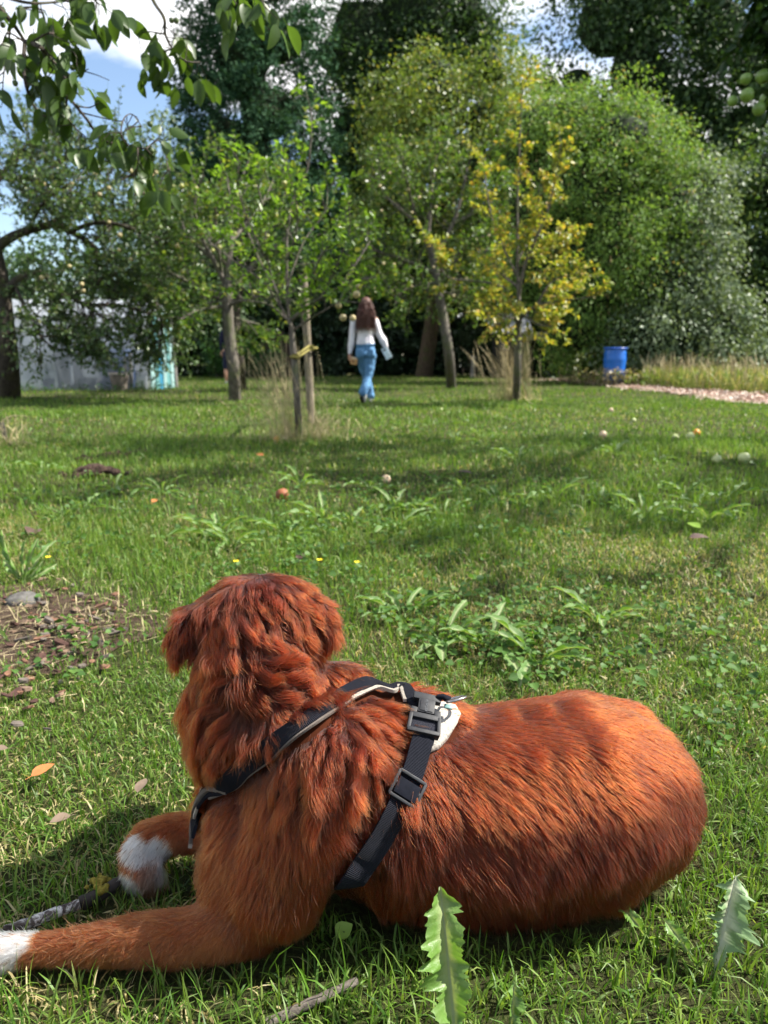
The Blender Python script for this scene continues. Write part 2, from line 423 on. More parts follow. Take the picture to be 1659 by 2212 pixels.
def hit(px, py):
    d = ray(px, py); h = BVH.ray_cast(Vector(_c), Vector(nrm(d)))
    if h[0] is None:
        for y in (.95,):
            h = BVH.find_nearest(Vector(at(px, py, y)))
    return np.array(h[0]), np.array(h[1])
# nose and eyes, on the far side of the head
mb = MB(); c, r = pb(586, 1408, 1.158, 12); mb.lathe([(.001, -.007), (.009, -.006), (.012, 0), (.010, .006), (.001, .008)], 12, c)
link('nose', mb.mesh('nose', plain('nose_leather', (.10, .04, .03), .35, .5)), dog)
for sx in (-1, 1):
    mb = MB(); c = at(577 + 52 * sx, 1378, 1.035); mb.lathe([(.001, -.009), (.006, -.007), (.009, 0), (.006, .007), (.001, .009)], 12, c)
    link('eye', mb.mesh('eye', plain('eye_amber', (.09, .035, .01), .1, .6)), dog)

# ------- coat
def guide(px, py, dx, dy, ln, curl, tint, lift=.25, clump=.6):
    p, n = hit(px, py)
    if p is None: return
    d = dx * _r - dy * _u
    GUIDES.append((p, nrm(d), ln, curl, tint, lift, clump))
GUIDES = []
# tint: 0 deep rust, .5 ginger, 1 pale tan; paler back top also paints sunlit sheen, deeper lower flanks shade
for g in [(563, 1262, .05, 1, .020, .3, .12, .2), (470, 1300, -.25, 1, .026, .5, .15), (650, 1300, .2, 1, .026, .6, .18), (560, 1330, .0, 1, .040, 1.0, .15, .4, .9),
          (400, 1350, -.35, 1, .030, .6, .1), (395, 1410, -.1, 1, .030, .7, .1), (715, 1320, .3, 1, .030, .5, .18), (718, 1375, .1, 1, .026, .6, .15),
          (500, 1380, -.1, 1, .045, 1.1, .2, .35, .9), (620, 1390, .25, 1, .045, 1.0, .2, .35, .9), (680, 1400, .7, .7, .040, .5, .25),
          (440, 1470, -.25, 1, .045, .8, .3), (560, 1470, .1, 1, .050, 1.1, .15, .45, .95), (660, 1470, .6, .8, .045, .9, .2, .4, .9), (740, 1460, .8, .6, .040, .4, .25),
          (420, 1560, -.12, 1, .050, .7, .45), (500, 1560, .0, 1, .055, 1.0, .3, .4, .9), (600, 1540, .2, 1, .05, 1.1, .2, .45, .95), (690, 1510, .5, .85, .045, .8, .2),
          (430, 1660, -.12, 1, .055, .5, .55), (510, 1640, .1, 1, .05, .6, .4),
          (850, 1520, .95, .25, .045, .6, .12, .5, .9), (800, 1510, .7, .5, .05, .7, .12, .5, .9), (760, 1570, .3, .9, .055, 1.0, .15, .45, .95), (860, 1580, .9, .45, .045, .6, .12, .4, .9),
          (690, 1620, -.35, .9, .055, .9, .25, .4, .95), (760, 1660, .1, 1, .055, .9, .2, .35, .95), (820, 1640, .6, .8, .05, .7, .15, .35, .9), (800, 1740, .2, 1, .05, .5, .2),
          (620, 1720, -.3, 1, .045, .5, .4), (720, 1780, .05, 1, .045, .4, .35), (520, 1730, -.6, .9, .04, .4, .5), (480, 1780, -.4, 1, .032, .3, .6), (560, 1830, -.25, 1, .030, .2, .6), (650, 1860, .1, 1, .032, .2, .5),
          (500, 1900, -.5, 1, .024, .1, .7), (600, 1930, -.1, 1, .026, .1, .6), (680, 1900, .25, 1, .03, .2, .45), (620, 1985, .1, 1, .028, .1, .6),
          (480, 2000, -.75, .6, .017, .05, .75), (380, 2010, -.9, .4, .014, .05, .8), (250, 2030, -.9, .35, .012, .05, .85), (120, 2050, -1, .3, .011, .05, .8), (20, 2060, -1, .25, .011, .05, .8), (400, 2060, -.7, .6, .015, .05, .75),
          (420, 1790, -.8, .5, .015, .05, .6), (340, 1800, -.8, .5, .014, .05, .6), (305, 1850, -.4, 1, .014, .1, .6), (335, 1890, .3, 1, .018, .2, .6),
          (830, 1850, .15, 1, .05, .4, .3), (800, 1930, .1, 1, .05, .3, .4), (900, 1900, .2, 1, .05, .35, .2),
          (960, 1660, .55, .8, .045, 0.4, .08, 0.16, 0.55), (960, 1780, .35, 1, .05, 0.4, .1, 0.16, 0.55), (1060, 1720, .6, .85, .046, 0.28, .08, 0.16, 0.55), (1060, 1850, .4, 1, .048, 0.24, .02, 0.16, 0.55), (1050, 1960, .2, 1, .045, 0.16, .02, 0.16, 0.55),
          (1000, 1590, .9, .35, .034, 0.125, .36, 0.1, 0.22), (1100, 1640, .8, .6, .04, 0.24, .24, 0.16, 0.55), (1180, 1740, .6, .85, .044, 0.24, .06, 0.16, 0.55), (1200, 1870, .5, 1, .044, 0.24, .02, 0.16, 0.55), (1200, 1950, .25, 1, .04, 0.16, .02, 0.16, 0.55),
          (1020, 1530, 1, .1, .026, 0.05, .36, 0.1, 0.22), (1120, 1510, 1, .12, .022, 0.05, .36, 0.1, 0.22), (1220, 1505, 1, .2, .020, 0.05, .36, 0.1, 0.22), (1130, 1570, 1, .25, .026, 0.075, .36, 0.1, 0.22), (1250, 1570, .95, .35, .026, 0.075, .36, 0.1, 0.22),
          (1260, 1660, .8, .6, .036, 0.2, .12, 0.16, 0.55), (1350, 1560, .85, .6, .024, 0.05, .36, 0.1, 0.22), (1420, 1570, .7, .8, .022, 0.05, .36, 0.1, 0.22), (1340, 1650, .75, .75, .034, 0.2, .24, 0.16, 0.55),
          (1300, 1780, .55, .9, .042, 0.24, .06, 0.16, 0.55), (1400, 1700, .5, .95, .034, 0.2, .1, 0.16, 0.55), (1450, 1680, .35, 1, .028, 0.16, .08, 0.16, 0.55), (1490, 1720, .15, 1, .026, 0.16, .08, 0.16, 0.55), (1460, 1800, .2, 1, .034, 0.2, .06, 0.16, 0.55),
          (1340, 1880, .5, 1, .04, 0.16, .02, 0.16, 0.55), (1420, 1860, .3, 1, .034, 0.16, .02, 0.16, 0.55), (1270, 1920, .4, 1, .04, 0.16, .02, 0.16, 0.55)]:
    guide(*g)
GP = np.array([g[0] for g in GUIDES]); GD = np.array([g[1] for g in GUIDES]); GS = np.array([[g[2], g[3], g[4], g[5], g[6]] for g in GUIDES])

# the straps lie on the body: paths picked on the skin, used for the harness and to press the coat down
def skin_path(q, lift=.0):
    P, N = [], []
    for px, py in q:
        p, n = hit(px, py)
        if p is None:
            p = np.array(BVH.find_nearest(Vector(at(px, py, .95)))[0]); n = np.array(BVH.find_nearest(Vector(at(px, py, .95)))[1])
        P.append(p + n * lift); N.append(n)
    return np.array(P), np.array(N)
NECK_PX = [(893, 1558), (888, 1525), (870, 1497), (845, 1483), (812, 1478), (780, 1487), (738, 1515), (690, 1552), (640, 1588), (585, 1620), (535, 1648), (497, 1676), (470, 1706), (447, 1738), (436, 1772), (440, 1800)]
BELLY_PX = [(918, 1575), (905, 1620), (890, 1660), (874, 1700), (848, 1745), (820, 1795), (786, 1845), (748, 1888), (715, 1925), (690, 1955), (672, 1985)]
NECK_P, NECK_N = skin_path(NECK_PX); BELLY_P, BELLY_N = skin_path(BELLY_PX)
STRAP_PTS = np.concatenate([dense(NECK_P, 10), dense(BELLY_P, 10)])
PAD_C = hit(955, 1568)[0]

def make_coat(seed, count):
    rng = np.random.default_rng(seed)
    me = body_me; me.calc_loop_triangles()
    nt_ = len(me.loop_triangles)
    tri = np.empty(nt_ * 3, np.int32); me.loop_triangles.foreach_get('vertices', tri); tri = tri.reshape(-1, 3)
    co = np.empty(len(me.vertices) * 3, np.float32); me.vertices.foreach_get('co', co); co = co.reshape(-1, 3).astype(float)
    vn = np.empty(len(me.vertices) * 3, np.float32); me.vertices.foreach_get('normal', vn); vn = vn.reshape(-1, 3).astype(float)
    A, B, C = co[tri[:, 0]], co[tri[:, 1]], co[tri[:, 2]]
    area = np.linalg.norm(np.cross(B - A, C - A), axis=1) / 2
    cen = (A + B + C) / 3; fn = nrm(np.cross(B - A, C - A))
    area = area * (1 + 1.6 * legs(cen)) * np.where(fn[:, 2] < -.55, .15, 1) * np.where(cen[:, 2] < .006, .1, 1)
    k = rng.choice(nt_, count, p=area / area.sum())
    u, v = rng.random(count), rng.random(count); sw = u + v > 1; u[sw] = 1 - u[sw]; v[sw] = 1 - v[sw]
    P = A[k] + (B[k] - A[k]) * u[:, None] + (C[k] - A[k]) * v[:, None]
    N = nrm(vn[tri[k, 0]] * (1 - u - v)[:, None] + vn[tri[k, 1]] * u[:, None] + vn[tri[k, 2]] * v[:, None])
    # flow, length, curl ... blended from the guides
    def field(Q):
        D = np.zeros_like(Q); S = np.zeros((len(Q), 5))
        for s in range(0, len(Q), 20000):
            d2 = ((Q[s:s + 20000, None] - GP[None]) ** 2).sum(-1)
            wgt = np.exp(-d2 / (2 * .032 ** 2)) + 1e-5 / (d2 + 1e-3); wgt /= wgt.sum(1, keepdims=True)
            D[s:s + 20000] = wgt @ GD; S[s:s + 20000] = wgt @ GS
        return D, S
    D, S = field(P)
    kd = KDTree(len(STRAP_PTS))
    for i, p in enumerate(STRAP_PTS): kd.insert(p, i)
    kd.balance()
    ds = np.array([kd.find(p)[2] for p in P])
    keep = (ds > .0135 + .002 * rng.random(count)) & (np.linalg.norm(P - PAD_C, axis=1) > .020)
    P, N, D, S, ds = P[keep], N[keep], D[keep], S[keep], ds[keep]; n = len(P)
    big = WaveNoise(3, 38); big2 = WaveNoise(4, 38); big3 = WaveNoise(9, 38); mid = WaveNoise(5, 130); mid2 = WaveNoise(6, 130); mid3 = WaveNoise(7, 130)
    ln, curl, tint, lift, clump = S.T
    ov1 = [at(*q) for q in ((620, 1560, .875), (660, 1535, .885), (700, 1512, .89))]; ov2 = [at(*q) for q in ((838, 1690, .85),)]
    over = np.max([np.clip(1.9 - np.linalg.norm(P - c, axis=1) / .024, 0, 1) for c in ov1 + ov2], 0)
    ln = ln * (1 + .25 * over); 
    T = D - N * (D * N).sum(1, keepdims=True)
    wob = np.stack([big(P), big2(P), big3(P)], 1)
    T = nrm(nrm(T) + wob * (.05 + .52 * curl)[:, None] + np.array([0, 0, -.12])); T = nrm(T - N * (T * N).sum(1, keepdims=True))
    ln = ln * (1 + .22 * mid(P) * np.clip(curl * 2, .2, 1)) * rng.uniform(.75, 1.15, n) * np.maximum(np.clip((ds - .010) / .025, .42, 1), over)
    # locks: strands lean towards the middle strand of their lock
    nl = 11000; pw = np.where(curl > .45, .22, 1.0); li = rng.choice(n, nl, replace=False, p=pw / pw.sum()); kl = KDTree(nl)
    for i, j in enumerate(li): kl.insert(P[j], i)
    kl.balance(); own = np.array([li[kl.find(p)[1]] for p in P])
    S_ = 8; t = np.linspace(0, 1, S_)
    lift = lift * (1 + .6 * mid2(P) * np.clip(curl * 2, .15, 1)) * np.maximum(np.clip((ds - .006) / .02, .35, 1), over) + .45 * over
    phase = rng.uniform(0, 6.28, n)
    def strand(Pi, Ni, Ti, li_, cu, lf, own_ph, ownP):
        b = np.cross(Ni, Ti); out = np.zeros((len(Pi), S_, 3)); cur = Pi.copy(); out[:, 0] = cur
        for s in range(1, S_):
            f = t[s]
            lfv = lf * (1 - f) * 1.6 + .03
            cw = np.sin(own_ph + f * 6.8) * cu * 1.0 * f
            cv = np.cos(own_ph * 1.3 + f * 5.6) * cu * .68 * f
            d = nrm(Ti + Ni * (lfv + cv)[:, None] + b * cw[:, None] + np.array([0, 0, -.22]) * f)
            cur = cur + d * (li_ / (S_ - 1))[:, None]; out[:, s] = cur
        return out
    ph_l = phase[own]
    Q = strand(P, N, T, ln, curl, lift, ph_l + rng.normal(0, .35, n), P[own])
    QL = strand(P[own], N[own], T[own], ln, curl[own], lift[own], ph_l, P[own])
    cf = (clump * np.where(curl > .45, 1.0, .85) * rng.uniform(.6, 1.0, n))[:, None] * (t[None] ** .9)
    stray = rng.random(n) < .05; cf[stray] *= .15
    Q = Q + (QL - Q) * cf[..., None]
    jit = rng.normal(0, 1, (n, 1, 3)) * (t ** 1.5)[None, :, None] * (.0018 + .004 * stray)[:, None, None]
    Q += jit
    Q[..., 2] = np.maximum(Q[..., 2], .001)
    # hair colour with painted sheen and lock shadow mixed in: rust, ginger, tan, and the white feet, chest tuft
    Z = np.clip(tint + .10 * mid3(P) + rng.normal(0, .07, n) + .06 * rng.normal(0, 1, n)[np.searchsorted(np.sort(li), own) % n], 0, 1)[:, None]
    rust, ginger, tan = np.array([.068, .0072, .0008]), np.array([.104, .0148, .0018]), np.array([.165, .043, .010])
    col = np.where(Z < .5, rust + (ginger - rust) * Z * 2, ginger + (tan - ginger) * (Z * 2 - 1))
    col = col * np.exp(rng.normal(0, .16, (n, 1))) * np.exp(.34 * mid2(P[own]) * np.clip(curl * 1.6, .25, 1))[:, None]  # strand tone at random; darker locks paint shadow between the curls
    w0 = white_feet(P); wm = np.clip((w0 + .55 * mid(P) * (w0 > .01) - .35) * 2.2 * (rng.random(n) > .03), 0, 1)[:, None]
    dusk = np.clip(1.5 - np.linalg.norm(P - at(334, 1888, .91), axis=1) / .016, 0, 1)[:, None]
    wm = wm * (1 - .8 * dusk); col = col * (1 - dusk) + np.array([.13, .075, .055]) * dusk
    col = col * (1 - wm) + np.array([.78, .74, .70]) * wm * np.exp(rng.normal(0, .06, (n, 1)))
    cu = bpy.data.hair_curves.new('coat'); cu.add_curves([S_] * n)
    cu.attributes['position'].data.foreach_set('vector', Q.astype(np.float32).ravel())
    ra = cu.attributes.get('radius') or cu.attributes.new('radius', 'FLOAT', 'POINT')
    rad = rng.uniform(.00020, .00034, n)[:, None] * np.array([1, 1, 1, .95, .85, .7, .5, .2])[None]
    ra.data.foreach_set('value', rad.astype(np.float32).ravel())
    ca = cu.attributes.new('hair_colour', 'FLOAT_VECTOR', 'POINT')
    rt = np.array([.15, .24, .42, .66, .95, 1.18, 1.38, 1.5])[None, :, None]          # darker undercoat, deepened to paint shadow between locks; lighter tips
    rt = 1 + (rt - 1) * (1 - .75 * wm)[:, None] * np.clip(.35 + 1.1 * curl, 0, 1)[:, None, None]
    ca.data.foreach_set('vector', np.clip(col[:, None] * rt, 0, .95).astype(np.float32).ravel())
    return cu
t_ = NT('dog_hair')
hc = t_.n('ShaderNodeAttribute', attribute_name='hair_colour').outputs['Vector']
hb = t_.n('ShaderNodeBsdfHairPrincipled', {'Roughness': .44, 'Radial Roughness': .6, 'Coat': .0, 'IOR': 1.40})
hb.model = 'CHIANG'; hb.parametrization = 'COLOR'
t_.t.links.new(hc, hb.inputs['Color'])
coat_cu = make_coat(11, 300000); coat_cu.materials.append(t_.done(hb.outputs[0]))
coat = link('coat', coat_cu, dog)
coat['kind'] = 'stuff'
coat['label'] = 'long wavy rust red coat'
# ------------------------------------------------------------------ lawn
t = NT('grass_blade')
tone = t.n('ShaderNodeAttribute', attribute_name='tone').outputs['Fac']
rnd = t.n('ShaderNodeNewGeometry').outputs['Random Per Island']
g = t.ramp(rnd, [(0, (.048, .122, .012)), (.35, (.090, .195, .020)), (.7, (.130, .250, .028)), (1, (.19, .285, .05))])
s = t.ramp(rnd, [(0, (.20, .16, .06)), (.5, (.38, .32, .15)), (1, (.50, .44, .24))])
gn_ = t.ramp(t.noise(1.3, 4, .6), [(.30, (.50, .62, .55)), (.5, (.86, .90, .85)), (.68, (1.12, 1.05, 1.0))])
g = t.mixc(1.0, g, gn_, 'MULTIPLY')
c = t.mixc(tone, s, g)
sh = t.bsdf(c, .48, .35); tr = t.n('ShaderNodeBsdfTranslucent', {'Color': t.mixc(1.0, c, (1.3, 1.3, .6), 'MULTIPLY')}).outputs[0]
GRASS = t.done(t.n('ShaderNodeMixShader', {0: .40, 1: sh, 2: tr}).outputs[0])
DRYN, DRYN2, TALLN = WaveNoise(31, 2.2), WaveNoise(32, 7), WaveNoise(33, 3.0)
def lawn(name, seed, n, y0, y1, h, w, lean, straw, side=.72, S=4):
    rng = np.random.default_rng(seed)
    y = np.sqrt(rng.uniform(y0 ** 2, y1 ** 2, n)) if y1 > 1.7 else rng.uniform(y0, y1, n)
    x = rng.uniform(-1, 1, n) * (side * y + .45)
    Q = np.stack([x, y, x * 0], -1)
    dry = .5 + .5 * DRYN(Q) + .25 * DRYN2(Q); tall = .5 + .5 * TALLN(Q)
    ok = rng.random(n) > bare(x, y) * .88
    ok &= ~on_path(x, y)
    x, y, dry, tall = x[ok], y[ok], dry[ok], tall[ok]
    if y0 < 1.3:
        ok = np.array([not (BVH.ray_cast(Vector((a, b, -.05)), Vector((0, 0, 1)), .055 + .05)[0] is not None) if .7 < b < 1.25 and -.6 < a < .6 else True for a, b in zip(x, y)])
        x, y, dry, tall = x[ok], y[ok], dry[ok], tall[ok]
    n = len(x)
    hh = h * rng.uniform(.45, 1.25, n) * (.60 + .8 * tall) * np.where(rng.random(n) < .06, 1.5, 1)
    az = rng.uniform(0, 6.283, n); ld = np.stack([np.cos(az), np.sin(az), az * 0], -1); ln = np.abs(rng.normal(0, lean, n)) + .08
    tone = (rng.random(n) > np.clip(straw * (-.05 + 2.0 * dry), 0, .92)).astype(float) * rng.uniform(.75, 1, n) + .12 * rng.random(n)
    dead = tone < .3; ln = np.where(dead, ln + .5, ln); hh = np.where(dead, hh * .8, hh)
    base = np.stack([x, y, gz(x, y) - .004], -1); P = np.zeros((n, S, 3)); P[:, 0] = base
    for s in range(1, S):
        ang = np.clip(ln * (.45 + .65 * (s - 1) * 3 / (S - 1)), 0, 1.75)
        d = ld * np.sin(ang)[:, None]; d[:, 2] = np.cos(ang)
        P[:, s] = P[:, s - 1] + d * (hh / (S - 1))[:, None]
    P[:, 1:, 2] = np.maximum(P[:, 1:, 2], gz(P[:, 1:, 0], P[:, 1:, 1]) + .004)
    a2 = az + math.pi / 2 + rng.normal(0, .6, n); side_ = np.stack([np.cos(a2), np.sin(a2), rng.normal(0, .25, n)], -1)
    W = (w * rng.uniform(.6, 1.3, n))[:, None] * np.interp(np.linspace(0, 1, S), [0, .33, .67, 1], [.42, .5, .38, .06])[None]
    o = link(name, ribbons(name, P, W, nrm(side_), GRASS, {'tone': tone})); return tag(o, kind='stuff')
lawn('thatch', 40, 42000, .42, 2.2, .030, .0016, 1.25, .95, .72, 2)
lawn('grass', 41, 68000, .42, 1.75, .046, .0026, .85, .40)
lawn('grass', 42, 70000, 1.75, 3.4, .048, .0034, .65, .34, .72, 3)
lawn('grass', 43, 62000, 3.4, 7.0, .052, .0060, .50, .17, .72, 3)
lawn('grass', 44, 54000, 7.0, 13.5, .055, .012, .45, .12, .72, 3)
lawn('grass', 45, 50000, 13.5, 29.0, .060, .024, .42, .10, .72, 2)
# ------------------------------------------------------------------ the harness the dog wears
def web_mat(name, a, b, sc=420, rough=.85):
    t = NT(name); uv = t.n('ShaderNodeUVMap').outputs[0]
    wv = t.n('ShaderNodeTexWave', {'Vector': uv, 'Scale': sc, 'Distortion': .6, 'Detail': 1.5, 'Detail Scale': 3}, wave_type='BANDS', bands_direction='X').outputs[1]
    n = t.noise(160, 4); c = t.ramp(n, [(.3, a), (.75, b)])
    return t.done(t.bsdf(t.mixc(t.ramp(wv, [(.2, (0, 0, 0)), (.8, (1, 1, 1))]), c, tuple(x * 1.5 + .006 for x in b)), rough, .12, t.bump(wv, .9, .002)))
NAVY = web_mat('navy_webbing', (.004, .005, .009), (.008, .009, .015), 190)
BEIGE = web_mat('beige_lining', (.40, .35, .29), (.52, .47, .40), 500)
GREY = web_mat('grey_edging', (.13, .11, .095), (.20, .17, .15), 500)
BLACK = plain('black_plastic', (.014, .015, .018), .55, .3, .3, 120, .1)
STEEL = plain('grey_steel', (.42, .40, .38), .28, .5, .12, 60, 0, Metallic=1.0)
def strap_mesh(name, P, N, wid, thick, mat, n=10, shift=0):
    """Flat band along P, lying on the body with normals N."""
    Pd, Nd, Wd = dense(P, n), nrm(dense(N, n)), dense(np.asarray(wid, float)[:, None] * np.ones((1, 3)), n)[:, 0]
    T = nrm(np.gradient(Pd, axis=0)); Sd = nrm(np.cross(Nd, T)); Nn = nrm(np.cross(T, Sd))
    m = len(Pd); V, UV = [], []
    prof = [(-1, 0), (-.97, 1), (-.5, 1.12), (0, 1.16), (.5, 1.12), (.97, 1), (1, 0), (.9, -.3), (-.9, -.3)]
    arc = np.concatenate([[0], np.cumsum(np.linalg.norm(np.diff(Pd, axis=0), axis=1))])
    k = len(prof)
    for i in range(m):
        for u, h in prof: V.append(Pd[i] + Sd[i] * (u * Wd[i] / 2 + shift) + Nn[i] * h * thick); UV.append((arc[i], u * .5 * Wd[i]))
    F = [[i * k + j, i * k + (j + 1) % k, (i + 1) * k + (j + 1) % k, (i + 1) * k + j] for i in range(m - 1) for j in range(k)]
    F += [list(range(k))[::-1], [(m - 1) * k + j for j in range(k)]]
    me = bpy.data.meshes.new(name); me.from_pydata([tuple(v) for v in V], [], F); me.update()
    uvl = me.uv_layers.new(name='UVMap'); idx = np.empty(len(me.loops), np.int32); me.loops.foreach_get('vertex_index', idx)
    uvl.data.foreach_set('uv', np.array(UV, np.float32)[idx].ravel())
    me.polygons.foreach_set('use_smooth', np.ones(len(me.polygons), bool)); me.set_sharp_from_angle(angle=R(45))
    me.materials.append(mat); return me
hc_ = hit(912, 1562); HC = hc_[0]
harness = empty('dog_harness', HC, 'black and beige harness with a plastic buckle and steel ring worn by the red dog', 'dog harness')
nP = NECK_P + NECK_N * .0105; bP = BELLY_P + BELLY_N * .0145
bP[0:2] += BELLY_N[0:2] * .004
link('neck_strap', strap_mesh('neck_strap', nP, NECK_N, [.018, .016, .015, .015, .016, .018, .022, 0.022, .024, .025, .025, .025, .023, .020, .018, .016], .003, NAVY), harness)
pm = link('piping', strap_mesh('piping', nP - NECK_N * .001, NECK_N, [.006, .008, .009, .009, .008, .007] + [.005] * 6 + [.006, .008, .010, .010], .0024, BEIGE, 10, 0), harness)
# piping runs along the edge nearer the shoulder
def edge_strap(name, sgn, width, off, mat, i0, i1, th=.003):
    P, N = nP[i0:i1], NECK_N[i0:i1]; T = nrm(np.gradient(P, axis=0)); S = nrm(np.cross(N, T))
    Q = P + S * sgn * off - N * .0012
    return strap_mesh(name, Q, N, [width] * len(Q), th, mat)
bpy.data.meshes.remove(pm.data)
link('piping', edge_strap('piping', 1, .0050, .0100, BEIGE, 1, 7, .0034), harness)
link('piping', edge_strap('piping', 1, .0030, .0125, GREY, 6, 13, .0028), harness)
cp = skin_path([(462, 1688), (457, 1710), (448, 1738), (440, 1765)], .011)
link('chest_panel', strap_mesh('chest_panel', cp[0], cp[1], [.013, .017, .016, .012], .0025, BEIGE), harness)
cp = skin_path([(500, 1690), (470, 1712), (448, 1738), (434, 1772), (430, 1800), (436, 1830)], .013)
link('chest_edging', strap_mesh('chest_edging', cp[0], cp[1], [.004, .007, .010, .010, .008, .005], .0035, GREY), harness)
link('belly_strap', strap_mesh('belly_strap', bP, BELLY_N, [.026, .027, .027, .027, .028, .029, .030, .032, .034, .034, .033], .0028, NAVY), harness)
# buckle: local axes u across, v down the strap, n off the body
a, b = hit(921, 1518)[0], hit(910, 1606)[0]
bn = nrm(hc_[1] * .8 + nrm(_c - HC) * .5); bv = nrm(b - a); bn = nrm(bn - bv * np.dot(bn, bv)); bu = nrm(np.cross(bv, bn))
if bu[0] < 0: bu = -bu
BM = np.stack([bu, bv, bn], 1); BO = HC + bn * .021
def loc(q): return BO + np.asarray(q) @ BM.T
def bar(mb, u, v, n, su, sv, sn, ang=0):
    c, s = math.cos(ang), math.sin(ang); rot = BM @ np.array([[c, -s, 0], [s, c, 0], [0, 0, 1]])
    mb.box(loc((u, v, n)), (su, sv, sn), rot)
mb = MB()
bar(mb, 0, -.0235, 0, .036, .010, .0085)                 # upper bar the ring strap is sewn round
bar(mb, 0, -.009, .0005, .0215, .020, .0085)             # middle plate
bar(mb, -.0155, .0015, 0, .0085, .014, .0080, .12); bar(mb, .0155, .0015, 0, .0085, .014, .0080, -.12)   # side latches
bar(mb, 0, .0065, .0005, .0385, .0075, .0095)
bar(mb, -.0185, .0165, 0, .0046, .024, .011, .05); bar(mb, .0185, .0165, 0, .0046, .024, .011, -.05)
bar(mb, 0, .0285, 0, .041, .0055, .0115)
buckle = link('buckle', mb.mesh('buckle', BLACK, True, .0011), harness)
mb = MB(); bar(mb, 0, .0175, -.0008, .033, .014, .004); bm_ = mb.mesh('buckle_webbing', plain('dark_webbing', (.022, .023, .032), .9, .2, .5, 900, .8), True, .001)
link('webbing', bm_, buckle)
mb = MB(); bar(mb, 0, -.0085, .0052, .0165, .0155, .0012); link('name_plate', mb.mesh('name_plate', BLACK, True, .0005), buckle)
fc = bpy.data.curves.new('lettering', 'FONT'); fc.body = 'HUNTER'; fc.size = .0046; fc.extrude = .00025; fc.align_x = 'CENTER'; fc.align_y = 'CENTER'
fo = bpy.data.objects.new('tmp_text', fc); COL.objects.link(fo)
dg = bpy.context.evaluated_depsgraph_get(); dg.update(); fm = bpy.data.meshes.new_from_object(fo.evaluated_get(dg)); bpy.data.objects.remove(fo)
fm.name = 'lettering'
for v_ in fm.vertices:
    x, y, z = v_.co; v_.co = loc((-y, -.0085 + x, .0060 + z))
fm.materials.clear(); fm.materials.append(plain('grey_plastic', (.05, .055, .065), .5, .5)); link('lettering', fm, buckle)  # letters in a paler grey than the buckle
# ring, its loop, lining pad and tab
rc = loc((.033, -.026, .006)); rn = nrm(np.array([-.25, .35, 1.0])); ra_ = nrm(np.cross(rn, bv) if abs(np.dot(rn, bv)) < .9 else bu); ra_ = nrm(np.array([1, .1, .2]) - rn * np.dot(np.array([1, .1, .2]), rn)); rb_ = np.cross(rn, ra_)
pts = []
for k in range(29):
    th = 2 * math.pi * k / 28; ex = .0165 * math.cos(th); ey = .0135 * math.sin(th)
    if ex < -.009: ex = -.009
    pts.append(rc + ra_ * ex + rb_ * ey)
mb = MB(); mb.tube(pts, .0019, 8, False); link('ring', mb.mesh('ring', STEEL), harness)
mb = MB(); mb.tube([loc((.012, -.027, .003)), loc((.020, -.027, .006)), loc((.0265, -.0265, .0065)), loc((.022, -.0262, .002))], [.0035, .0042, .004, .003], 8, True); link('ring_loop', mb.mesh('ring_loop', NAVY), harness)
out = [(930, 1520), (955, 1520), (985, 1528), (997, 1548), (988, 1568), (968, 1604), (947, 1626), (926, 1634), (912, 1622), (905, 1580), (912, 1540)]
top, N_ = skin_path(out, .007); top = top.mean(0) + (top - top.mean(0)) * .9; c0 = top.mean(0); cn = nrm(N_.mean(0))
V = [c0 + cn * .007] + [c0 + (p - c0) * .55 + cn * .0055 for p in top] + [c0 + (p - c0) * .93 + cn * .003 for p in top] + list(top) + [p - n * .005 for p, n in zip(top, N_)]
k = len(out); F = [[0, 1 + (i + 1) % k, 1 + i] for i in range(k)]
for r_ in range(3):
    F += [[1 + r_ * k + i, 1 + r_ * k + (i + 1) % k, 1 + (r_ + 1) * k + (i + 1) % k, 1 + (r_ + 1) * k + i] for i in range(k)]
mb = MB(); mb.add(V, F); link('back_pad', mb.mesh('back_pad', plain('pale_lining', (.36, .33, .29), .85, .2, .18, 240, .6)), harness)
mb = MB(); bar(mb, .028, -.0165, .002, .011, .006, .003); link('reflective_tab', mb.mesh('reflective_tab', plain('teal_tab', (.10, .20, .19), .4, .5), True, .0008), harness)
# slider on the belly strap
s0, sn_ = hit(869, 1711); s0 = s0 + sn_ * .0195; sv = nrm(BELLY_P[4] - BELLY_P[2]); sn_ = nrm(sn_ - sv * np.dot(sn_, sv)); su = np.cross(sv, sn_); SM = np.stack([su, sv, sn_], 1)
mb = MB()
for (u, v, a_, b_) in ((0, -.0150, .036, .0038), (0, .0150, .036, .0038), (-.0175, 0, .0038, .031), (.0175, 0, .0038, .031), (0, 0, .034, .004)):
    mb.box(s0 + np.array([u, v, 0]) @ SM.T, (a_, b_, .0055), SM)
slider = link('slider', mb.mesh('slider', BLACK, True, .001), harness)
mb = MB(); mb.box(s0 + np.array([0, .002, .0018]) @ SM.T, (.029, .020, .0050), SM); link('doubled_webbing', mb.mesh('doubled_webbing', NAVY, True, .0015), slider)
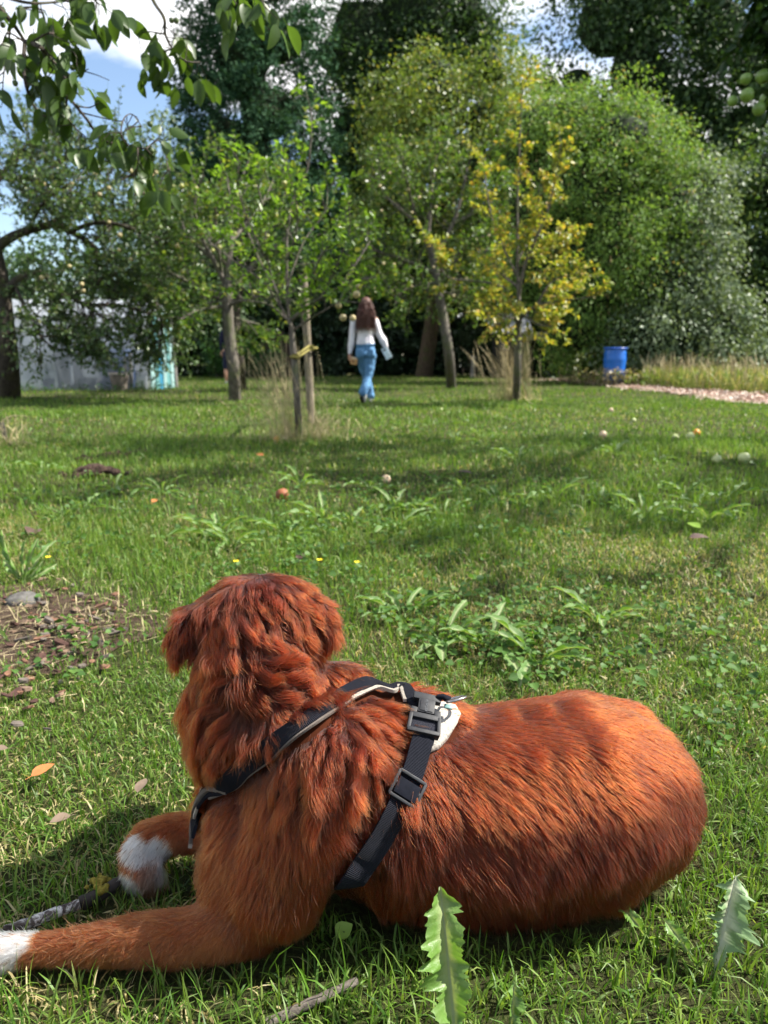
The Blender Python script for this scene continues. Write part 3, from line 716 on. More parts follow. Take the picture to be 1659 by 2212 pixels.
# ------------------------------------------------------------------ trees
BARK_DARK = bark_mat('bark_dark', (.020, .016, .013), (.085, .070, .056), (.065, .062, .030))
BARK_GREY = bark_mat('bark_grey', (.045, .038, .032), (.17, .15, .125), (.10, .11, .055), 30)
BARK_BROWN = bark_mat('bark_brown', (.035, .024, .017), (.12, .085, .060), (.07, .07, .03))
INNER = bark_mat('shaded_core', (.008, .013, .006), (.024, .038, .014), None, 9)  # dark colour painting the shaded inside of crowns
TWIG = plain('twig', (.060, .045, .033), .85, .2, .3)
def unit_perp(d, rng):
    v = rng.normal(size=3); v = v - d * np.dot(v, d); return v / (np.linalg.norm(v) + 1e-9)
def poly_at(P, t):
    x = t * (len(P) - 1); i = min(int(x), len(P) - 2); f = x - i
    return P[i] * (1 - f) + P[i + 1] * f, nrm(P[i + 1] - P[i])
def shoot(rng, p, d, L, n, wander, lift):
    out = [p]
    for i in range(n):
        d = nrm(d + rng.normal(0, wander, 3) + np.array([0, 0, lift])); p = p + d * (L / n); out.append(p)
    return np.array(out)
class Grow:
    """Twigs and leaves on given limbs."""
    def __init__(s, seed): s.rng = np.random.default_rng(seed); s.wood = MB(); s.pos, s.ax, s.nm = [], [], []
    def limb(s, P, r0, r1, seg=7):
        P = dense(np.array(P), 4); s.wood.tube(list(P), list(np.linspace(r0, r1, len(P))), seg); return P
    def leafy(s, tw, per, spread=.9, droop=.25, t0=.15):
        rng = s.rng
        for k in range(per):
            t = t0 + (1 - t0) * (k + rng.random()) / per; p, d = poly_at(tw, min(t, .999))
            o = nrm(unit_perp(d, rng) * spread + d * .6 + np.array([0, 0, .15 - droop]))
            s.pos.append(p); s.ax.append(o); s.nm.append(nrm(np.array([0, 0, 1.0]) + rng.normal(0, .55, 3)))
    def branches(s, P, n, L, r, t0=.2, t1=1.0, ang=(.6, 1.2), lift=.08, wander=.18, twigs=4, twL=.25, per=6, droop=.25, flat=1.0, twlift=.05, keep=None):
        rng = s.rng
        for k in range(n):
            t = t0 + (t1 - t0) * (k + rng.random()) / n; p, d = poly_at(P, min(t, .999))
            a = rng.uniform(*ang); q = unit_perp(d, rng); q[1] *= flat; q = nrm(q)
            b = shoot(rng, p, nrm(d * math.cos(a) + q * math.sin(a) + np.array([0, 0, lift])), L * rng.uniform(.5, 1.15) * (1 - .35 * t), 5, wander, lift)
            if keep is not None and not keep(b[-1]): continue
            s.wood.tube(list(b), list(np.linspace(r, r * .3, len(b))), 5)
            s.leafy(b, per, droop=droop, t0=.35)
            for j in range(twigs):
                tp, td = poly_at(b, rng.uniform(.25, .99)); a = rng.uniform(.4, 1.1)
                tw = shoot(rng, tp, nrm(td * math.cos(a) + unit_perp(td, rng) * math.sin(a) + np.array([0, 0, twlift])), twL * rng.uniform(.5, 1.2), 3, .2, twlift)
                s.wood.tube(list(tw), [r * .35, r * .3, r * .25, r * .15], 3); s.leafy(tw, per, droop=droop)
    def finish(s, root, mat, ln, wd, lod=1, bark=None, name='foliage'):
        rng = s.rng; n = len(s.pos)
        link('trunk', s.wood.mesh('trunk', bark), root)
        if n:
            k = rng.uniform(.7, 1.2, n)
            o = link(name, leaves(name, np.array(s.pos), np.array(s.ax), np.array(s.nm), ln * k, wd * k * rng.uniform(.85, 1.1, n), mat, lod), root); o['kind'] = 'stuff'
        return n
def cloud(name, seed, blobs, n, mat, root, clump=.35, per=10, ln=.12, wd=.07, gap=.0, gapf=1.2, shell=(.72, 1.04), lod=0, droop=.35, flat=.5, up=.5, core=0, ncore=0):
    """Foliage for crowns seen from far: sprays of leaves over lumpy masses, with gaps."""
    rng = np.random.default_rng(seed); gn = WaveNoise(seed + 500, gapf); gn2 = WaveNoise(seed + 501, gapf * 2.3)
    C = np.array([b[0] for b in blobs], float); Rr = np.array([np.broadcast_to(b[1], (3,)) for b in blobs], float)
    wts = (Rr[:, 0] * Rr[:, 2]); m = int(n * 1.6 / per) + 1; k = rng.choice(len(blobs), m, p=wts / wts.sum())
    d = nrm(rng.normal(size=(m, 3))); d[:, 1] = np.where(rng.random(m) < .6, -np.abs(d[:, 1]), d[:, 1])
    rad = rng.uniform(*shell, m) ** .8; P = C[k] + d * Rr[k] * rad[:, None]
    P += nrm(P - C[k]) * (gn2(P) * .12 * Rr[k].min(1))[:, None]
    ok = gn(P) * .7 + gn2(P) * .5 > gap - .9; ok &= P[:, 2] > .05
    P, d = P[ok][: n // per], d[ok][: n // per]; m = len(P)
    o = np.repeat(d, per, 0); off = rng.normal(0, 1, (m * per, 3)) * clump * np.array([1, 1, flat]); Q = np.repeat(P, per, 0) + off * .7; Q += nrm(o * .6 + np.repeat(nrm(rng.normal(size=(m, 3))), per, 0) * .6 - np.array([0, 0, droop])) * (rng.uniform(-1, 1.4, (m * per, 1)) * clump * 1.1)
    up_ = np.array([0, 0, 1.0]); ax = nrm(o * .7 + np.repeat(nrm(rng.normal(size=(m, 3))), per, 0) * .6 + nrm(rng.normal(size=(m * per, 3))) * .45 - up_ * droop); nm = nrm(o * .5 + up_ * up + rng.normal(0, .5, (m * per, 3)))
    Q[:, 2] = np.maximum(Q[:, 2], .04)
    kk = rng.uniform(.65, 1.25, m * per)
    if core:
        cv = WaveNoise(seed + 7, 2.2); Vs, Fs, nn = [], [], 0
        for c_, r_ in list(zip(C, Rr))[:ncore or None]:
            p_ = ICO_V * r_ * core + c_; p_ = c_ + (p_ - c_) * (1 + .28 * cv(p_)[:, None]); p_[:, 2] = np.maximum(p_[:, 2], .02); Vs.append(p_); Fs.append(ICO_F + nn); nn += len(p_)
        ib = link('dark_core', arrays('dark_core', np.concatenate(Vs), np.concatenate(Fs), INNER), root); ib['kind'] = 'stuff'  # solid dark lumps added to stand in for the crown's shaded depth
    ob = link(name, leaves(name, Q, ax, nm, ln * kk, wd * kk, mat, lod), root); ob['kind'] = 'stuff'; return ob
def tree(name, loc, label, cat='tree', group=None): return empty(name, loc, label, cat, group)
def ridge(*a): return [(at(px, py, y), r) for px, py, y, r in a]

APPLE_LEAF = leaf_mat('apple_leaf', [(0, (.045, .095, .018)), (.5, (.080, .150, .026)), (.85, (.12, .19, .036)), (1, (.22, .23, .05))], .45, rough=.36)
OLD_LEAF = leaf_mat('old_apple_leaf', [(0, (.040, .080, .028)), (.5, (.068, .125, .040)), (.9, (.105, .165, .055)), (1, (.18, .20, .08))], .36, rough=.36)
YOUNG_LEAF = leaf_mat('young_apple_leaf', [(0, (.070, .145, .020)), (.5, (.125, .225, .030)), (.9, (.18, .29, .04)), (1, (.31, .32, .07))], .54, rough=.32)
YELLOW_LEAF = leaf_mat('yellow_leaf', [(0, (.13, .21, .03)), (.4, (.24, .29, .045)), (.75, (.36, .36, .06)), (1, (.44, .30, .07))], .46, (1.2, 1.1, .5), rough=.38)
OLIVE_LEAF = leaf_mat('olive_leaf', [(0, (.085, .145, .028)), (.5, (.135, .205, .040)), (.85, (.19, .235, .05)), (1, (.29, .25, .05))], .42, (1.2, 1.15, .5))
BUSH_LEAF = leaf_mat('bush_leaf', [(0, (.085, .165, .034)), (.5, (.145, .245, .050)), (.9, (.20, .31, .07)), (1, (.28, .20, .10))], .42, rough=.6, spec=.22)
GREY_LEAF = leaf_mat('greyish_leaf', [(0, (.085, .125, .062)), (.5, (.135, .19, .10)), (1, (.20, .26, .155))], .30, rough=.5, spec=.3)
CONIFER_LEAF = leaf_mat('conifer_spray', [(0, (.018, .052, .026)), (.5, (.036, .088, .044)), (1, (.066, .130, .066))], .15, rough=.85, spec=.1)
DARK_LEAF = leaf_mat('dark_leaf', [(0, (.025, .058, .022)), (.5, (.048, .098, .034)), (.9, (.080, .140, .048)), (1, (.11, .17, .06))], .38, rough=.5, spec=.3)
MAPLE_LEAF = leaf_mat('maple_leaf', [(0, (.045, .095, .028)), (.5, (.08, .145, .038)), (.9, (.13, .20, .05)), (1, (.20, .24, .07))], .38)
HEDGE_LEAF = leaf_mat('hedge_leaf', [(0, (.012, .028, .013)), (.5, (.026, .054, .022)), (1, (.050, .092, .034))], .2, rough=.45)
APPLE_SKIN = plain('ripe_apple', (.30, .30, .08), .35, .5, .35, 9)
PINK_APPLE = plain('blushed_apple', (.38, .31, .15), .4, .4, .4, 14)
GREEN_APPLE = plain('green_apple', (.16, .26, .05), .35, .5, .2, 12)
def apple_mesh(name, r, mat):
    mb = MB(); mb.lathe([(.02 * r, -.86 * r), (.35 * r, -.95 * r), (.72 * r, -.72 * r), (.97 * r, -.15 * r), (.98 * r, .2 * r), (.80 * r, .66 * r), (.45 * r, .86 * r), (.16 * r, .74 * r), (.01, .60 * r)], 14)
    return mb.mesh(name, mat)
AP_S = apple_mesh('apple_small', .027, PINK_APPLE)
AP_Y, AP_P, AP_G = apple_mesh('apple_yellow', .034, APPLE_SKIN), apple_mesh('apple_blushed', .034, PINK_APPLE), apple_mesh('apple_green', .037, GREEN_APPLE)
def hang_apples(root, spots, me, y, seed):
    rng = random.Random(seed)
    for q in spots:
        px, py = q[:2]; p = at(px, py, y + rng.uniform(-.25, .25) if len(q) < 3 else q[2])
        o = link('apple', me, root, p); o.rotation_euler = (rng.uniform(-.5, .5), rng.uniform(-.5, .5), rng.uniform(0, 6)); k = rng.uniform(.85, 1.15); o.scale = (k, k, k)

# --- young apple tree tied to a stake
Y = 6.72; B = on(645, 948)
r = tree('apple_tree', B, 'young slender apple tree with bright green leaves tied to a round wooden stake')
g = Grow(101); jit = lambda px, py, dy=0: at(px, py, Y + dy)
g.limb([B, jit(643, 880), jit(636, 790), jit(631, 735), jit(630, 705)], .034, .024, 9)
LB = [([(630, 705), (608, 666), (598, 631), (585, 594), (576, 537), (571, 475), (563, 425), (553, 385)], 0), ([(630, 705), (623, 678), (620, 606), (620, 512), (630, 445), (645, 405), (663, 370), (670, 323), (673, 251), (660, 195)], .1),
      ([(630, 690), (660, 666), (697, 641), (735, 619), (772, 604), (834, 598)], -.35), ([(636, 712), (668, 690), (697, 673), (727, 655), (760, 640)], -.6), ([(620, 690), (585, 660), (549, 651), (500, 650), (440, 655)], -.3),
      ([(620, 620), (655, 524), (702, 457), (707, 398)], .4), ([(690, 645), (710, 610), (732, 561), (755, 500), (752, 440)], -.2), ([(598, 631), (560, 560), (530, 490), (500, 430), (490, 375)], .35), ([(576, 560), (545, 500), (515, 410), (520, 350)], -.3), ([(735, 619), (775, 560), (800, 520)], .2),
      ([(608, 666), (570, 610), (500, 560), (450, 520)], .5), ([(620, 560), (640, 500), (640, 440), (625, 380)], -.4), ([(660, 640), (690, 560), (720, 520)], -.6)]
for i, (q, dd) in enumerate(LB):
    n_ = len(q); P = g.limb([jit(a, b, dd * k / (n_ - 1)) for k, (a, b) in enumerate(q)], .016 if i < 3 else .011, .004, 6)
    g.branches(P, 8 if i not in (1,) else 11, .38 if i != 1 else .30, .0042, .16 if i in (0, 1) else .1, 1, (.5, 1.15), .10, .16, 2, .16, 5, .22)
def clear_view(g, boxes):
    """Leaves left off where the tree has a gap."""
    P = np.array(g.pos); q = P - _c; d = q @ _f; px = 829.5 + (q @ _r) / d * FOC; py = 1106 - (q @ _u) / d * FOC
    k = np.ones(len(P), bool)
    for x0, x1, y0, y1 in boxes: k &= ~((px > x0) & (px < x1) & (py > y0) & (py < y1))
    for a in ('pos', 'ax', 'nm'): setattr(g, a, [v for v, f in zip(getattr(g, a), k) if f])
clear_view(g, [(752, 850, 632, 900), (560, 850, 700, 900)])
ny = g.finish(r, YOUNG_LEAF, .062, .036, 1, BARK_GREY)
hang_apples(r, [(741, 686), (762, 687), (731, 660), (770, 636), (775, 620)], AP_S, Y - .5, 3)
st = empty('wooden_stake', on(671, 902), 'round wooden tree stake standing beside the slender young apple tree', 'stake')
mb = MB(); b0 = on(672, 915); mb.tube([b0, at(664, 740, b0[1]), at(655, 592, b0[1])], [.043, .042, .041], 14); link('post', mb.mesh('post', bark_mat('stake_wood', (.10, .085, .06), (.24, .20, .15), (.14, .13, .07), 14)), st)
tie = empty('tree_tie', at(650, 765, Y), 'yellowish green strap tying the slender trunk to its wooden stake', 'tie strap')
TIE = plain('faded_yellow_strap', (.20, .175, .05), .8, .2, .4, 40)
mb = MB(); pA, pB = at(637, 770, Y - .03), at(672, 752, b0[1] - .05)
for dz in (-.012, .014): mb.tube([pA + [-.02, 0, dz], pA + [.02, -.02, dz], pB + [-.02, -.02, dz * 1.6], pB + [.03, .0, dz * 1.6]], [.008, .011, .012, .008], 6)
mb.tube([pA + np.array([.037 * math.cos(a), .037 * math.sin(a) + .02, -.003]) for a in np.linspace(0, 6.28, 13)], .013, 6, False)
mb.tube([pB + np.array([.047 * math.cos(a) + .01, .047 * math.sin(a) + .05, 0]) for a in np.linspace(0, 6.28, 13)], .016, 6, False)
link('strap', mb.mesh('strap', TIE), tie)

# --- yellow leaved young tree with its stake
Y = 12.1; B = on(1115, 868)
r = tree('pear_tree', B, 'young tree with golden yellow leaves on a thin straight trunk beside a square post')
g = Grow(102); g.limb([B, at(1117, 800, Y), at(1119, 730, Y), at(1120, 690, Y)], .065, .050, 9)
LB = [([(1120, 690), (1121, 640), (1118, 580), (1118, 500), (1118, 420), (1122, 330), (1125, 250), (1128, 185)], 0), ([(1120, 640), (1135, 570), (1160, 510), (1185, 450), (1200, 380), (1212, 305)], -.5), ([(1120, 665), (1085, 620), (1020, 606), (970, 600), (945, 565), (936, 535)], -.6),
      ([(1122, 690), (1160, 660), (1210, 650), (1280, 642)], -.7), ([(1120, 690), (1080, 680), (1050, 650)], -.5), ([(1119, 600), (1090, 540), (1065, 480), (1050, 400), (1048, 340)], .5), ([(1140, 560), (1190, 540), (1230, 530)], -.6), ([(1121, 670), (1160, 700), (1200, 705)], -1), ([(1120, 560), (1160, 480), (1165, 400)], .6), ([(1120, 620), (1080, 590), (1060, 560)], .7), ([(1160, 660), (1190, 610), (1240, 590)], .3), ([(1121, 680), (1100, 690), (1075, 700)], -.9)]
for i, (q, dd) in enumerate(LB):
    n_ = len(q); P = g.limb([at(a, b, Y + dd * k / (n_ - 1)) for k, (a, b) in enumerate(q)], .032 if i < 2 else .022, .006, 6)
    g.branches(P, 19 if i < 2 else 13, .46, .006, .18, 1, (.5, 1.2), .06, .16, 3, .22, 7, .32)
ny2 = g.finish(r, YELLOW_LEAF, .080, .048, 1, BARK_GREY)
st = empty('wooden_stake', on(1133, 866), 'greenish square tree post with a short crossbar behind the yellow tree trunk', 'stake')
b1 = on(1133, 866); GW = bark_mat('green_post', (.10, .10, .045), (.22, .21, .10), None, 14)
mb = MB(); zt = float(at(1133, 715, b1[1])[2]); mb.box((b1[0], b1[1], zt / 2), (.085, .085, zt)); link('post', mb.mesh('post', GW, True, .004), st)
mb = MB(); mb.box((b1[0] + .1, b1[1] - .066, zt - .09), (.44, .045, .13)); link('crossbar', mb.mesh('crossbar', GW, True, .004), st)

# --- big old apple tree at the left
Y = 13.4; B = on(20, 860)
r = tree('apple_tree', B, 'old apple tree with a thick dark trunk and crooked arching limbs at the left')
g = Grow(103)
g.limb([B + [0, 0, -.05], at(16, 780, Y), at(8, 700, Y), at(0, 620, Y), at(-15, 540, Y), at(-30, 450, Y)], .20, .13, 12)
LB = [([(6, 640), (35, 608), (75, 590), (105, 600), (125, 622), (150, 640), (185, 660), (230, 690)], -.6, .085), ([(-15, 540), (20, 515), (62, 497), (110, 485), (130, 487), (160, 505), (198, 528), (208, 550), (218, 585), (225, 600)], .4, .085), ([(-30, 450), (-5, 375), (30, 385), (75, 390), (88, 420)], -.5, .07),
      ([(-30, 450), (-60, 380), (-80, 300)], .5, .08), ([(110, 485), (170, 440), (240, 400), (300, 370)], 1.0, .05), ([(150, 500), (220, 480), (300, 500), (360, 540)], -.5, .045), ([(75, 390), (130, 350), (180, 330), (240, 320)], .6, .04), ([(185, 660), (260, 660), (330, 680)], .5, .04), ([(150, 640), (200, 610), (280, 590), (340, 620)], 1.2, .04), ([(-10, 400), (40, 330), (90, 290)], .9, .04), ([(30, 610), (60, 680), (90, 730)], -1, .03), ([(200, 660), (200, 700), (215, 735)], -.8, .03), ([(330, 640), (350, 700), (345, 750)], .4, .03), ([(-20, 500), (-120, 450), (-220, 470)], -.5, .06), ([(60, 500), (100, 430), (150, 400)], -1.2, .03), ([(290, 420), (340, 420), (385, 470)], .6, .03)]
for i, (q, dd, rr_) in enumerate(LB):
    n_ = len(q); P = g.limb([at(a, b, Y + dd * k / (n_ - 1)) for k, (a, b) in enumerate(q)], rr_, .018, 8)
    g.branches(P, 28, .95, .012, .22, 1, (.5, 1.3), .0, .2, 5, .42, 9, .4)
# upright water shoots on top
for k in range(34):
    px = g.rng.uniform(-30, 270); p = at(px, g.rng.uniform(330, 420), Y + g.rng.uniform(-.8, 1.2)); tw = shoot(g.rng, p, nrm(np.array([g.rng.normal(0, .15), g.rng.normal(0, .15), 1])), g.rng.uniform(.6, 1.35), 5, .06, .1)
    g.wood.tube(list(tw), [.008, .007, .006, .005, .004, .002], 4); g.leafy(tw, 16, .8, .1)
g.finish(r, OLD_LEAF, .072, .044, 1, BARK_DARK)
rg = random.Random(5)
hang_apples(r, [(rg.uniform(90, 400), rg.uniform(330, 640)) for _ in range(18)] + [(205, 375), (215, 420), (213, 460), (235, 480), (150, 575)], AP_P, Y - .9, 4)

# --- apple trees in the middle left
Y = 12.8; B = on(507, 866)
r = tree('apple_tree', B, 'apple tree with a straight mossy trunk and yellowish green leaves behind the slender young tree')
g = Grow(104); g.limb([B, at(505, 800, Y), at(497, 740, Y), at(492, 680, Y), at(490, 600, Y)], .105, .085, 10)
LB = [([(490, 620), (460, 560), (430, 500), (420, 430), (440, 380)], -.5, .05), ([(490, 600), (500, 520), (500, 450), (520, 390), (540, 340)], .4, .05), ([(490, 640), (550, 570), (610, 520), (660, 480)], .6, .04), ([(490, 640), (430, 620), (390, 600), (350, 580)], -.7, .04), ([(490, 660), (560, 640), (620, 640)], -.8, .035), ([(490, 660), (430, 670), (390, 690)], -.5, .03), ([(460, 560), (400, 500), (385, 430)], 1.0, .035), ([(500, 520), (560, 450), (590, 390)], 1.2, .035), ([(495, 680), (520, 690), (560, 700)], .6, .025), ([(480, 600), (470, 520), (465, 450), (480, 370)], -1.2, .03)]
for i, (q, dd, rr_) in enumerate(LB):
    n_ = len(q); P = g.limb([at(a, b, Y + dd * k / (n_ - 1)) for k, (a, b) in enumerate(q)], rr_, .012, 7)
    g.branches(P, 12, .72, .009, .15, 1, (.5, 1.25), .04, .18, 5, .34, 8, .3)
g.finish(r, APPLE_LEAF, .075, .046, 1, BARK_GREY)
hang_apples(r, [(rg.uniform(390, 620), rg.uniform(390, 640)) for _ in range(16)] + [(507, 505), (415, 520), (455, 438)], AP_Y, Y - .8, 6)
Y = 15.9; B = on(523, 845)
r = tree('apple_tree', B, 'second thinner apple tree trunk just behind the straight mossy trunk', group=None)
g = Grow(105); g.limb([B, at(521, 800, Y), at(514, 740, Y), at(510, 690, Y), at(520, 620, Y)], .10, .07, 9)
for i, (q, dd, rr_) in enumerate([([(520, 620), (560, 540), (600, 470), (620, 400)], .6, .05), ([(520, 620), (480, 560), (440, 500)], .8, .05), ([(515, 660), (590, 620), (680, 600)], .3, .04), ([(520, 600), (520, 520), (540, 440)], -.5, .04), ([(515, 660), (450, 640), (400, 660)], .8, .04)]):
    n_ = len(q); P = g.limb([at(a, b, Y + dd * k / (n_ - 1)) for k, (a, b) in enumerate(q)], rr_, .012, 7); g.branches(P, 16, .95, .01, .15, 1, (.5, 1.25), .04, .18, 5, .42, 8, .3)
g.finish(r, OLD_LEAF, .085, .052, 0, BARK_DARK)

# --- leaning tree right of the middle
Y = 17.6; B = on(975, 838)
r = tree('apple_tree', B, 'apple tree on a thin leaning trunk with mid green leaves, right of the walking person')
g = Grow(106); g.limb([B, at(970, 770, Y), at(958, 690, Y), at(945, 620, Y), at(938, 570, Y), at(925, 520, Y)], .125, .09, 10)
LB = [([(925, 530), (900, 470), (880, 400), (870, 340)], -.6, .06), ([(938, 560), (980, 480), (1000, 410), (1010, 360)], .5, .06), ([(940, 590), (870, 560), (810, 540), (780, 500)], -.8, .05), ([(938, 570), (1000, 560), (1060, 540)], -.8, .05), ([(925, 520), (930, 440), (940, 360), (950, 310)], 1.0, .05), ([(900, 480), (840, 430), (815, 380)], .6, .04), ([(980, 480), (1040, 450), (1075, 400)], .6, .04), ([(945, 610), (890, 620), (850, 640)], -.6, .035), ([(950, 630), (1000, 640), (1040, 650)], .6, .035), ([(880, 560), (830, 600), (790, 610)], 1.0, .03)]
for i, (q, dd, rr_) in enumerate(LB):
    n_ = len(q); P = g.limb([at(a, b, Y + dd * k / (n_ - 1)) for k, (a, b) in enumerate(q)], rr_, .014, 7); g.branches(P, 18, 1.0, .011, .12, 1, (.5, 1.25), .04, .18, 5, .48, 9, .3)
g.finish(r, APPLE_LEAF, .095, .060, 0, BARK_GREY)
hang_apples(r, [(rg.uniform(800, 1060), rg.uniform(360, 640)) for _ in range(18)], AP_P, Y - .9, 7)
# ------------------------------------------------------------------ the trees and thickets at the back of the garden
def lumps(q): return [(at(px, py, y), r) for px, py, y, r in q]
def trunk_of(root, base, top, r0, r1, limbs, bark):
    mb = MB(); P = dense(np.array([base, base * .6 + top * .4 + [.15, 0, 0], top]), 4); mb.tube(list(P), list(np.linspace(r0, r1, len(P))), 10)
    for e in limbs:
        s_, _ = poly_at(P, random.Random(int(abs(e[0] * 100))).uniform(.55, .95)); m_ = (s_ + e) / 2 + np.array([0, 0, .25]); Q = dense(np.array([s_, m_, e]), 4)
        mb.tube(list(Q), list(np.linspace(r1 * .6, .03, len(Q))), 6)
    link('trunk', mb.mesh('trunk', bark), root)

def back_tree(label, base, crown, n, leaf, seed, r0=.25, bark=BARK_DARK, name='tree', cat='tree', nl=6, sub=7, **kw):
    base = np.array([base[0], base[1], 0.0]); r = empty(name, base, label, cat)
    B = lumps(crown); c = np.mean([b[0] for b in B], 0); top = np.array([c[0], c[1], c[2]])
    rnd_ = random.Random(seed); ends = [B[rnd_.randrange(len(B))][0] + np.array([rnd_.uniform(-.8, .8), rnd_.uniform(-.5, .5), rnd_.uniform(-.6, .8)]) for _ in range(nl)]
    trunk_of(r, base, top, r0, r0 * .45, ends, bark)
    rs = np.random.default_rng(seed + 90); S_ = []
    for c_, r_ in B:
        for k in range(sub):
            d = nrm(rs.normal(size=3) + [0, -.5, .15]); S_.append((np.asarray(c_) + d * np.asarray(r_) * rs.uniform(.78, 1.08), np.asarray(r_) * rs.uniform(.24, .48)))
    cloud('crown', seed, (B + S_) if sub else B, n, leaf, r, ncore=len(B), **kw); return r

# tall conifer
rc_ = np.random.default_rng(77); CX = at(565, 400, 34)[0]
cb = [(np.array([CX + .9 * math.cos(z * 2.4), 34 + .9 * math.sin(z * 2.4), z]), np.array([1.5, 1.5, .9]) * (1.15 - z / 24)) for z in np.linspace(1, 19.5, 34)]; nin = len(cb)
for z in np.linspace(.8, 20.5, 46):
    Rz = 3.75 * (1 - (z / 25.5) ** 1.9) + .1
    if z < 3: Rz *= .8 + .07 * z
    for k in range(int(4 + Rz * 3.4)):
        a = rc_.uniform(0, 6.28); cb.append((np.array([CX + Rz * .82 * math.cos(a), 34 + Rz * .82 * math.sin(a), z + rc_.uniform(-.25, .25)]), np.array([.85, .85, .62]) * rc_.uniform(.7, 1.2)))
r = empty('conifer_tree', (CX, 34, 0), 'tall dense dark green conifer with a broad flame shaped crown at the back', 'tree')
mb = MB(); mb.tube([(CX, 34, 0), (CX, 34, 10), (CX, 34, 21)], [.5, .35, .08], 10); link('trunk', mb.mesh('trunk', BARK_DARK), r)
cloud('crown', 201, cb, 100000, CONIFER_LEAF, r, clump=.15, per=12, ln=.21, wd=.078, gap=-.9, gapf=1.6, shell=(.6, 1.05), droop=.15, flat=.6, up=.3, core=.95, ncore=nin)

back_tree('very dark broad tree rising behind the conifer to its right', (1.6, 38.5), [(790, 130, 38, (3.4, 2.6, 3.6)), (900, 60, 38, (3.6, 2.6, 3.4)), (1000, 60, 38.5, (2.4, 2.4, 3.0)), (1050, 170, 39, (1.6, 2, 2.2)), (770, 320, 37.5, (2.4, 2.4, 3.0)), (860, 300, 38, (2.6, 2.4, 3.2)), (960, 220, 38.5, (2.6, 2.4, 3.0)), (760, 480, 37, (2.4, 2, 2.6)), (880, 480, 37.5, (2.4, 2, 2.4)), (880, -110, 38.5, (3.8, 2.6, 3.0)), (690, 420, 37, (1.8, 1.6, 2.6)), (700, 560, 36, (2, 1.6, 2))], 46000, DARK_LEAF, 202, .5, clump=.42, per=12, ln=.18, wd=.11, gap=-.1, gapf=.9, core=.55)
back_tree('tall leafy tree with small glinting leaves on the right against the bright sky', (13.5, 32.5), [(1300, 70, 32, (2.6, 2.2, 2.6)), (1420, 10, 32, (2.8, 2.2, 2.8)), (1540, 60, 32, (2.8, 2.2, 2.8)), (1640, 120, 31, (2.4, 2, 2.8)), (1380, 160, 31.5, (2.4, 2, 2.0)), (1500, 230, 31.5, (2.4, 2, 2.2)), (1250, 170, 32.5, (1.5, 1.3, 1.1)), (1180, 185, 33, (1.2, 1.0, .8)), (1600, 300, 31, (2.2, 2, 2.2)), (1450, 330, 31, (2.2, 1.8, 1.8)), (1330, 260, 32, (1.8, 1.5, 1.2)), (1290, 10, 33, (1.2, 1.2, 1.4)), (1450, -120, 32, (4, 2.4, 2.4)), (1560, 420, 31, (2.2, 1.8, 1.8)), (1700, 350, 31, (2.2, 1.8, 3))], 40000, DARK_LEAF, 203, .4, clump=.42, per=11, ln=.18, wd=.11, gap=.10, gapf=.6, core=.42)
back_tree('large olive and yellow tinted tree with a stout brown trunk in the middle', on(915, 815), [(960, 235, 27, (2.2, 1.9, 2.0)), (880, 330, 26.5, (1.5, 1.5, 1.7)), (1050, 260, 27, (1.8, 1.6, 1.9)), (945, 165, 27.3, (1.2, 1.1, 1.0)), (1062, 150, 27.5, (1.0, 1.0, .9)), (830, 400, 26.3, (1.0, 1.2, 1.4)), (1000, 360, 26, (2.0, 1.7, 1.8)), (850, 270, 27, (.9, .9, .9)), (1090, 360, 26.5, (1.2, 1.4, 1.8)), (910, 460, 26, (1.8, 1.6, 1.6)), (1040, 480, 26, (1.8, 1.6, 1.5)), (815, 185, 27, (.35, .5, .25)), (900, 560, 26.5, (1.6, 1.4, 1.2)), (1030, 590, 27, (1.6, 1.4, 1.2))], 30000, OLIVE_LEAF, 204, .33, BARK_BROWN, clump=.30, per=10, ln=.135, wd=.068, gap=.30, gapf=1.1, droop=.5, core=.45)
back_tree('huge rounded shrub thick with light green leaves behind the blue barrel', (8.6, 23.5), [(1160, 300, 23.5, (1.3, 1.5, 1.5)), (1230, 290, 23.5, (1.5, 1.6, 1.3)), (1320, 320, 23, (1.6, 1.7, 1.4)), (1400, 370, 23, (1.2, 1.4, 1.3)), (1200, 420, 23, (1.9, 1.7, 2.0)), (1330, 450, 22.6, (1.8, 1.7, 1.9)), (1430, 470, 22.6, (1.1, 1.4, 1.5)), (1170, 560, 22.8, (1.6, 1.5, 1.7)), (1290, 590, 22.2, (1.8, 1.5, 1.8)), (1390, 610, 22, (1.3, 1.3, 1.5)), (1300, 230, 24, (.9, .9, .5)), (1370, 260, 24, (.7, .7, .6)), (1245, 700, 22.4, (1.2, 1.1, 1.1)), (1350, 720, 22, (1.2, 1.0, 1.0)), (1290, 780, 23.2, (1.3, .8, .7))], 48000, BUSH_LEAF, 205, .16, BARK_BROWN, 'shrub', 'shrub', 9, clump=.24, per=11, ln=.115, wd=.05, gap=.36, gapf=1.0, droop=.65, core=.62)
back_tree('greyish green shrub with drooping sprays spreading over the right edge of the light green shrub', (10.9, 22.4), [(1480, 470, 22.6, (1.1, 1.2, 1.0)), (1500, 550, 22.4, (1.0, 1.2, 1.1)), (1440, 640, 21.8, (1.3, 1.1, 1.2)), (1410, 720, 21.3, (1.4, 1.0, 1.0)), (1480, 740, 21.6, (1.4, 1.0, .9)), (1540, 700, 22, (1.1, 1.0, 1.1)), (1570, 750, 22, (1.2, .9, .8)), (1520, 400, 23, (.8, .9, .8))], 19000, GREY_LEAF, 206, .12, BARK_BROWN, 'shrub', 'shrub', 7, clump=.24, per=9, ln=.12, wd=.065, gap=-.1, gapf=1.7, droop=.6, core=.6)
